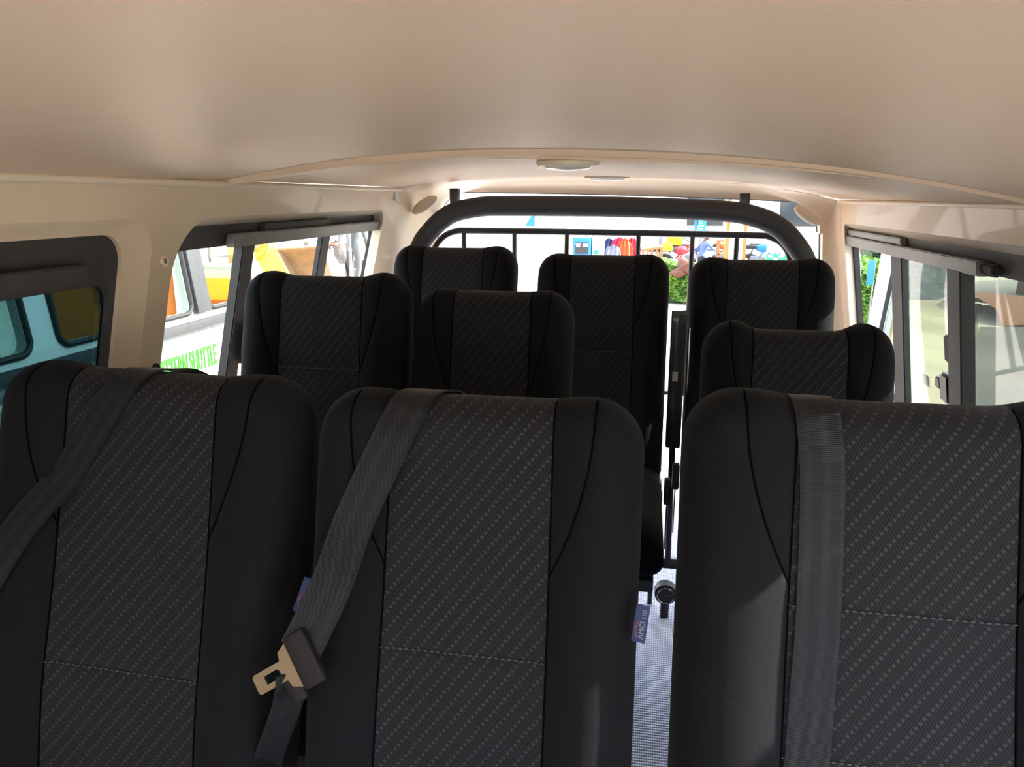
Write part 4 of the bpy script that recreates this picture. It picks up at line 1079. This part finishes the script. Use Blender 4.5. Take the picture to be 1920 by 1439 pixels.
# ------------------------------------------------------------------ people
def person(px, Y, label, top_m, leg_m, facing=0.0, stride=.28, hgt=1.7, arm=(.15, -.15), px_off=0, sit=False):
    x = P3(px, 500, Y).x
    o_ = empty('person', (x, Y, -CZ), label, 'person', rz=facing)
    k_ = hgt/1.7; lift = 0
    if sit:
        hip = .80; J = {'pelvis': (0, 0, hip), 'waist': (.03, 0, hip+.18), 'chest': (.10, 0, hip+.42), 'neck': (.14, 0, hip+.56), 'head': (.17, 0, hip+.66), 'crown': (.17, 0, hip+.80),
             'hl': (0, .10, hip-.02), 'hr': (0, -.10, hip-.02), 'kl': (.40, .17, hip-.08), 'kr': (.40, -.17, hip-.08), 'al': (.36, .17, .34), 'ar': (.36, -.17, .34), 'tl': (.50, .17, .30), 'tr': (.50, -.17, .30),
             'sl': (.11, .19, hip+.47), 'sr': (.11, -.19, hip+.47), 'el': (.28, .25, hip+.28), 'er': (.28, -.25, hip+.28), 'wl': (.50, .22, hip+.25), 'wr': (.50, -.22, hip+.25), 'fl': (.58, .21, hip+.25), 'fr': (.58, -.21, hip+.25)}
    else:
        J = {'pelvis': (0, 0, .93), 'waist': (.01, 0, 1.08), 'chest': (.02, 0, 1.30), 'neck': (.03, 0, 1.44), 'head': (.05, 0, 1.54), 'crown': (.05, 0, 1.68),
             'hl': (0, .09, .90), 'hr': (0, -.09, .90), 'kl': (stride*.6+.05, .10, .50), 'kr': (-stride*.35+.05, -.10, .50), 'al': (stride, .10, .09), 'ar': (-stride, -.10, .13), 'tl': (stride+.17, .11, .04), 'tr': (-stride+.14, -.11, .04),
             'sl': (.02, .19, 1.37), 'sr': (.02, -.19, 1.37), 'el': (-arm[0]*.5, .25, 1.12), 'er': (-arm[1]*.5, -.25, 1.12), 'wl': (-arm[0]+.04, .26, .88), 'wr': (-arm[1]+.04, -.26, .88), 'fl': (-arm[0]+.06, .26, .78), 'fr': (-arm[1]+.06, -.26, .78)}
    R_ = dict(pelvis=.145, waist=.125, chest=.15, neck=.055, head=.095, crown=.06, hl=.10, hr=.10, kl=.065, kr=.065, al=.042, ar=.042, tl=.032, tr=.032, sl=.065, sr=.065, el=.045, er=.045, wl=.032, wr=.032, fl=.028, fr=.028)
    keys = list(J); E2 = [('pelvis', 'waist'), ('waist', 'chest'), ('chest', 'neck'), ('neck', 'head'), ('head', 'crown'), ('pelvis', 'hl'), ('pelvis', 'hr'), ('hl', 'kl'), ('hr', 'kr'), ('kl', 'al'), ('kr', 'ar'), ('al', 'tl'), ('ar', 'tr'), ('chest', 'sl'), ('chest', 'sr'), ('sl', 'el'), ('sr', 'er'), ('el', 'wl'), ('er', 'wr'), ('wl', 'fl'), ('wr', 'fr')]
    me = bpy.data.meshes.new('tmp'); me.from_pydata([tuple(c_*k_ for c_ in J[q_]) for q_ in keys], [(keys.index(a_), keys.index(b_)) for a_, b_ in E2], [])
    tmp = bpy.data.objects.new('tmp', me); C.objects.link(tmp)
    sm = tmp.modifiers.new('skin', 'SKIN'); sb = tmp.modifiers.new('sub', 'SUBSURF'); sb.levels = 2; sb.render_levels = 2
    for i, q_ in enumerate(keys):
        me.skin_vertices[0].data[i].radius = (R_[q_]*k_, R_[q_]*k_*(.75 if q_ in ('pelvis', 'waist', 'chest') else 1)); me.skin_vertices[0].data[i].use_root = (i == 0)
    dg = bpy.context.evaluated_depsgraph_get(); dg.update()
    bm_ = bpy.data.meshes.new_from_object(tmp.evaluated_get(dg)); bpy.data.objects.remove(tmp)
    bm_.name = 'body'; bm_.materials.clear()
    for mm in ('skin', top_m, leg_m, 'tyre'): bm_.materials.append(MATS[mm])
    Jv = {q_: Vector(J[q_])*k_ for q_ in keys}
    for pl in bm_.polygons:
        c_ = pl.center; pl.use_smooth = True
        near = min(keys, key=lambda q_: (Jv[q_]-c_).length)
        pl.material_index = 0 if near in ('head', 'crown', 'neck', 'wl', 'wr', 'fl', 'fr') else 3 if near in ('tl', 'tr', 'al', 'ar') and (Jv[near]-c_).length < .12 else 2 if near in ('pelvis', 'hl', 'hr', 'kl', 'kr', 'al', 'ar') else 1
    body = link('body', bm_, o_)
    mb = MB(); hp = Jv['head']; mb.ball(hp+Vector((-.02, 0, .055)), (.10, .088, .085), 16); mb.build('hair', 'tyre', o_)
    mb = MB(); f_ = hp+Vector((.085, 0, .0))
    mb.ball(f_+Vector((.014, 0, -.005)), (.018, .013, .022), 8)
    for sy in (-1, 1): mb.ball(hp+Vector((.0, sy*.09, 0)), (.02, .012, .03), 8)
    mb.build('face_features', 'skin', o_)
    return o_
person(664, 15.0, 'person in a grey coverall walking away past the white van', 'coverall', 'coverall', facing=PI*.55, stride=.2)
person(634, 15.6, 'person in a white shirt and dark trousers beside the red bag', 'shirt_white', 'trouser_dark', facing=PI*.2, stride=.3)
person(583, 14.0, 'person in a white shirt sitting low behind the loader bucket', 'shirt_white', 'trouser_dark', facing=PI*.1, sit=True)
mb = MB(); mb.ball((0, 0, .30), (.17, .12, .30), 20, p=.7)
ob = thing_mesh(mb, 'bag', 'red_plastic', 'red rounded bag standing on the road beside the person in a white shirt', 'bag'); ob.location = (P3(619, 500, 14.3).x, 14.3, -CZ)

# ------------------------------------------------------------------ outside rear: building, kiosk, clothes, bikes, sign, post
def box_thing(name, label, cat, px0, py0, px1, py1, Y, dep, m, bev=.01, group=None, down=False):
    a = P3(px0, py0, Y); b = P3(px1, py1, Y); zb = -CZ if down else min(a.z, b.z); zt = max(a.z, b.z)
    o_ = empty(name, ((a.x+b.x)/2, Y, zb), label, cat, group)
    return o_, abs(b.x-a.x), zt-zb
t, w_, h_ = box_thing('building', 'white walled building filling the left of the tailgate view', 'building', 760, 330, 1062, 480, 20, 3, 'wall_white', down=True)
mb = MB(); mb.box((0, 2, (h_+1.5)/2), (w_, 4, h_+1.5)); mb.build('walls', 'wall_white', t, smooth=False)
mb = MB(); mb.box((w_/2-.75, -.02, 1.3), (.8, .06, .9), bev=.02); mb.build('wall_board', 'roof_grey', t)
mb = MB(); mb.face([Vector((w_/2-1.1, -.08, 1.22)), Vector((w_/2-.85, -.08, 1.22)), Vector((w_/2-.85, -.08, 1.62))]); mb.build('blue_mark', 'blue_paint', t, smooth=False, solid=.02)
mb = MB(); mb.box((w_/2-.35, -.02, 2.35), (.9, .06, .9), bev=.02); mb.build('wall_panel', 'wall_cream', t)
mb = MB(); mb.box((w_/2-.55, -.07, 2.55), (.18, .05, .1), bev=.01); mb.build('wall_vent', 'grey_mid', t)
t, w_, h_ = box_thing('kiosk', 'bright blue kiosk cabinet with a black notice panel on its front', 'kiosk', 1074, 446, 1107, 478, 15.9, .6, 'blue_paint', down=True)
mb = MB(); mb.box((0, .3, h_/2), (w_, .6, h_), bev=.03); mb.build('cabinet', 'blue_paint', t)
mb = MB(); mb.box((0, -.01, h_-.21), (w_*.72, .03, .24), bev=.01); mb.build('notice_panel', 'grey_dark', t)
for i, (dx, dz, ww) in enumerate(((-.07, -.13, .10), (.08, -.13, .10), (-.07, -.17, .08), (.08, -.17, .11))):
    mb = MB(); mb.box((dx, -.03, h_+dz), (ww, .01, .022)); mb.build('notice_line', 'white_flat', t, smooth=False)
mb = MB(); mb.box((0, -.01, h_-.40), (.20, .02, .06), bev=.01); mb.build('price_strip', 'white_flat', t)
t, w_, h_ = box_thing('cabinet', 'pale cabinet with a small green square standing beside the blue kiosk', 'cabinet', 1110, 444, 1130, 478, 16.0, .5, 'wall_cream', down=True)
mb = MB(); mb.box((0, .3, h_/2), (w_, .6, h_), bev=.02); mb.build('cabinet_body', 'wall_cream', t)
mb = MB(); mb.box((-.02, -.01, h_-.32), (.10, .02, .09), bev=.005); mb.build('green_square', 'green_board', t)
# canopy above the clothes
t, w_, h_ = box_thing('canopy', 'white market canopy above the hanging clothes', 'canopy', 1100, 408, 1245, 432, 17.5, 2, 'white_flat', down=True)
mb = MB(); n_ = 24
mb.grid([[(-w_/2+w_*i/n_, y, z-.05*abs(math.sin(i*.8))*(1 if y < 0 else .2)) for i in range(n_+1)] for y, z in ((-.6, h_-.25), (-.6, h_-.12), (.4, h_+.25), (1.6, h_-.05))]); mb.build('canopy_cloth', 'white_flat', t, solid=.02)
for x in (-w_/2+.05, w_/2-.05):
    for y in (-.55, 1.5):
        mb = MB(); mb.tube([(x, y, 0), (x, y, h_-.12)], .025, 8); mb.build('canopy_pole', 'grey_mid', t)
def garment(px, py, Y, w_, h_, m, label):
    p = P3(px, py, Y); mb = MB(); rows = []
    for j in range(9):
        v = j/8; ww = w_/2*(.55+.45*ss(0, .25, v))*(1+.25*v)
        rows.append([(ww*(i/8-1), .04*math.sin(i*1.3+v*2)-.03*math.sin(PI*i/16), -h_*v+(-.06*abs(i/8-1) if v == 0 else 0)) for i in range(17)])
    mb.grid(rows)
    for sg in (-1, 1):
        mb.grid([[(sg*(w_*.28), -.01, -.03), (sg*(w_*.28), .03, -.05), (sg*(w_*.28), .0, -.16)], [(sg*w_*.62, -.01, -.30), (sg*w_*.66, .03, -.30), (sg*w_*.50, 0, -.34)]])
    o_ = thing_mesh(mb, 'garment', m, label, 'clothes', 'clothes hanging under the canopy', solid=.012); o_.location = p
    return o_
garment(1142, 446, 17.6, .34, .62, 'navy_cloth', 'dark blue jacket hanging leftmost of the clothes under the canopy')
garment(1150, 458, 17.3, .30, .50, 'grey_cloth', 'grey blue shirt hanging low beside the red clothes')
garment(1162, 444, 17.5, .34, .70, 'pink_cloth', 'pink garment hanging in the middle of the clothes')
garment(1172, 446, 17.4, .30, .78, 'orange_cloth', 'orange red garment hanging between the two pink ones')
garment(1186, 445, 17.6, .34, .72, 'pink_cloth', 'pink garment hanging rightmost under the canopy')
mb = MB(); a_ = P3(1128, 440, 17.6); b_ = P3(1200, 440, 17.6)
t = empty('clothes_rail', ((a_.x+b_.x)/2, 17.62, -CZ), 'thin rail carrying the coloured clothes under the canopy', 'rail'); hx = (b_.x-a_.x)/2
mb.tube([(-hx, 0, 0), (-hx, 0, CZ+a_.z), (hx, 0, CZ+a_.z), (hx, 0, 0)], .015, 8); mb.build('rail_frame', 'grey_mid', t)
# motorcycles
def torus(mb, c, R_, r, n=24, axis='Y'):
    pts = [Vector(c)+(Vector((R_*math.cos(2*PI*k_/n), 0, R_*math.sin(2*PI*k_/n)))) for k_ in range(n)]
    mb.tube(pts, r, 8, closed=True, up=Vector((0, 1, 0)))
def motorbike(px, Y, rz, m, label):
    x = P3(px, 500, Y).x; o_ = empty('motorcycle', (x, Y, -CZ), label, 'motorcycle', 'motorcycles parked behind the hedge', rz)
    for sx, nm in ((-.62, 'rear_wheel'), (.62, 'front_wheel')):
        mb = MB(); torus(mb, (sx, 0, .30), .26, .045)
        for k_ in range(8): a_ = PI*k_/4; mb.tube([(sx, 0, .30), (sx+.25*math.cos(a_), 0, .30+.25*math.sin(a_))], .006, 4)
        mb.build('wheel', 'tyre', o_)
    mb = MB(); mb.ball((.18, 0, .78), (.20, .11, .10), 18); mb.build('fuel_tank', m, o_)
    mb = MB(); mb.box((-.30, 0, .80), (.62, .22, .09), bev=.03); mb.build('saddle', 'tyre', o_)
    mb = MB(); mb.box((.05, 0, .42), (.36, .22, .34), bev=.05); mb.build('engine', 'grey_mid', o_)
    mb = MB(); mb.tube([(.62, .05, .30), (.40, .05, .95)], .022, 8); mb.tube([(.62, -.05, .30), (.40, -.05, .95)], .022, 8); mb.build('fork', 'chrome', o_)
    mb = MB(); mb.tube([(.30, -.34, 1.06), (.38, -.12, .98), (.38, .12, .98), (.30, .34, 1.06)], .014, 8); mb.build('handlebar', 'black_metal', o_)
    mb = MB(); mb.ball((.50, 0, .92), (.08, .09, .10), 14); mb.build('headlight', 'lens', o_)
    mb = MB(); mb.tube([(-.62, .09, .3), (-.1, .09, .35), (.35, .07, .9)], .02, 8); mb.tube([(-.62, -.09, .3), (-.1, -.09, .35), (.35, -.07, .9)], .02, 8); mb.tube([(-.62, .1, .3), (-.50, .1, .72)], .016, 6); mb.build('bike_frame', m, o_)
    return o_
motorbike(1262, 17.6, .35, 'red_plastic', 'red motorcycle parked behind the hedge, leftmost of the row')
motorbike(1292, 18.9, -.3, 'navy_cloth', 'dark blue motorcycle loaded beside the yellow jerrycan')
motorbike(1345, 19.4, .25, 'orange_paint', 'orange motorcycle standing just left of the orange and white post')
motorbike(1415, 18.8, -.2, 'blue_paint', 'blue motorcycle parked right of the orange and white post')
motorbike(1448, 19.6, .3, 'black_metal', 'black motorcycle behind the green sign, rightmost of the row')
def jerry(px, py, Y, s_, label):
    p = P3(px, py, Y); o_ = empty('jerrycan', p, label, 'jerrycan')
    mb = MB(); mb.box((0, 0, 0), (.42*s_, .24*s_, .30*s_), bev=.05*s_); mb.build('can', 'yellow_plastic', o_)
    mb = MB(); mb.tube([(-.10*s_, 0, .14*s_), (-.08*s_, 0, .19*s_), (.06*s_, 0, .19*s_), (.08*s_, 0, .14*s_)], .02*s_, 8); mb.build('handle', 'yellow_plastic', o_)
    mb = MB(); mb.cyl((.15*s_, 0, .17*s_), .03*s_, .06*s_); mb.build('cap', 'black_plastic', o_)
jerry(1265, 449, 17.9, .85, 'large yellow jerrycan tied on top of the parked motorcycles')
jerry(1250, 463, 17.3, .62, 'smaller yellow jerrycan low beside the leftmost motorcycle')
person(1313, 17.2, 'person in a blue denim jacket sitting among the motorcycles', 'denim', 'trouser_dark', facing=PI*.1, sit=True, hgt=1.3)
# wooden stall
t, w_, h_ = box_thing('market_stall', 'low brown wooden stall with a slatted front in front of the motorcycles', 'stall', 1206, 466, 1240, 480, 16.0, .5, 'wood_brown', down=True)
mb = MB(); mb.box((0, .2, h_), (w_*1.1, .6, .05), Matrix.Rotation(-.15, 4, 'Y'), bev=.01); mb.build('stall_top', 'wood_brown', t)
for k_ in range(5):
    mb = MB(); mb.box((-w_/2+w_*k_/4, -.05, h_/2), (.05, .05, h_)); mb.build('slat', 'wood_brown', t, smooth=False)
# crates
t, w_, h_ = box_thing('crate_rack', 'brown slatted crate rack between the denim jacket and the orange post', 'rack', 1348, 452, 1366, 482, 16.1, .5, 'wood_brown', down=True)
for k_ in range(4):
    mb = MB(); mb.box((0, .15, h_*(.25+.25*k_)), (w_, .35, .03)); mb.build('shelf', 'wood_brown', t, smooth=False)
for x in (-w_/2, w_/2):
    mb = MB(); mb.box((x, .0, h_/2), (.04, .05, h_)); mb.box((x, .3, h_/2), (.04, .05, h_)); mb.build('upright', 'wood_brown', t, smooth=False)
# post
t, w_, h_ = box_thing('roadside_post', 'tall white post with orange edges rising through the hedge', 'post', 1368, 330, 1394, 500, 14.05, .3, 'white_flat', down=True)
mb = MB(); mb.box((0, 0, (h_+.6)/2), (w_*.70, w_*.7, h_+.6), bev=.01); mb.build('post_body', 'white_flat', t)
for sg in (-1, 1):
    mb = MB(); mb.box((sg*w_*.43, 0, (h_+.6)/2), (w_*.16, w_*.8, h_+.6), bev=.008); mb.build('orange_edge', 'orange_paint', t)
# green sign
t, w_, h_ = box_thing('signboard', 'green sign with white leaf marks under a pale board at the hedge', 'sign', 1437, 476, 1480, 494, 13.6, .05, 'green_board')
mb = MB(); mb.box((0, 0, h_/2), (w_, .04, h_), bev=.004); mb.build('sign_panel', 'green_board', t)
for dx, dz, r1 in ((-.13, .12, .045), (.05, .12, .05), (-.04, .06, .05)):
    mb = MB(); mb.ball((dx, -.025, dz), (r1, .008, r1*.6), 14, Matrix.Rotation(.5 if dx < 0 else -.5, 4, 'Y')); mb.build('leaf_mark', 'white_flat', t)
mb = MB(); mb.box((0, .01, h_+.13), (w_, .04, .22), bev=.004); mb.build('upper_board', 'wall_cream', t)
zt_ = t.location.z
for x in (-w_/2+.05, w_/2-.05):
    mb = MB(); mb.box((x, .04, (-CZ-zt_+h_+.2)/2), (.04, .04, CZ+zt_+h_+.2)); mb.build('sign_post', 'grey_mid', t)
# shop boards in the upper strip
t, w_, h_ = box_thing('shop_board', 'tall teal shop board with a blue edge and pale marks above the hedge', 'sign', 1306, 404, 1323, 434, 21, .1, 'teal_paint', down=True)
mb = MB(); mb.box((.03, 0, h_-.25), (w_-.06, .05, .55), bev=.004); mb.build('board', 'teal_paint', t)
mb = MB(); mb.box((-w_/2, 0, h_-.25), (.07, .06, .55), bev=.004); mb.build('board_edge', 'blue_paint', t)
mb = MB(); mb.tube([(0, .05, 0), (0, .05, h_)], .03, 8); mb.build('board_pole', 'grey_mid', t)
for k_ in range(6):
    mb = MB(); mb.box((-.01+.015*(k_ % 2), -.03, h_-.05-.075*k_), (.14-.03*(k_ % 3), .01, .03)); mb.build('board_mark', 'white_flat', t, smooth=False)
mb = MB(); mb.box((w_/2+.06, 0, h_-.45), (.10, .05, .10), bev=.004); mb.build('yellow_box', 'yellow_plastic', t)
shed(.4, 8.5, 24, 29, 3.0, 'pale shop row behind the parked motorcycles', 'wall_white', 'roof_grey')
t, w_, h_ = box_thing('partition', 'pale turquoise partition behind the red motorcycle', 'wall panel', 1205, 434, 1245, 480, 20.0, .1, 'teal_wall', down=True)
mb = MB(); mb.box((0, 0, h_/2), (w_, .08, h_), bev=.01); mb.build('panel', 'teal_wall', t)
# things seen in the right window gap
t, w_, h_ = box_thing('market_umbrella', 'blue and orange striped market umbrella behind the rounded hedge', 'umbrella', 1600, 452, 1640, 490, 17.8, .1, 'blue_paint', down=True)
mb = MB(); seg = 16
for k_ in range(8):
    a0, a1 = 2*PI*k_/8, 2*PI*(k_+1)/8
    mb.grid([[(0, 0, h_+.12)]*3, [(.5*math.cos(a0+(a1-a0)*i/2), .5*math.sin(a0+(a1-a0)*i/2), h_-.02) for i in range(3)], [(.95*math.cos(a0+(a1-a0)*i/2), .95*math.sin(a0+(a1-a0)*i/2), h_-.22) for i in range(3)]], mi=k_ % 2)
mb.build('umbrella_cloth', ['blue_paint', 'orange_paint'], t, solid=.01)
mb = MB(); mb.tube([(0, 0, 0), (0, 0, h_+.1)], .025, 8); mb.build('umbrella_pole', 'grey_mid', t)
garment(1600, 462, 11.45, .22, .5, 'shirt_white', 'white cloth hanging at the left end of the rounded hedge')
t, w_, h_ = box_thing('banner', 'narrow bright blue banner standing against the rounded hedge', 'banner', 1629, 490, 1638, 522, 11.3, .1, 'blue_paint', down=True)
mb = MB(); mb.box((0, 0, h_-.16), (w_, .02, .34), bev=.004); mb.build('banner_cloth', 'blue_paint', t)
mb = MB(); mb.tube([(w_/2, .015, 0), (w_/2, .015, h_)], .012, 8); mb.build('banner_pole', 'grey_mid', t)

# ------------------------------------------------------------------ lift everything from eye-level measure to ground = 0
for ob in C.objects:
    if ob.parent is None and ob.type in ('MESH', 'EMPTY'):
        ob.location.z += CZ
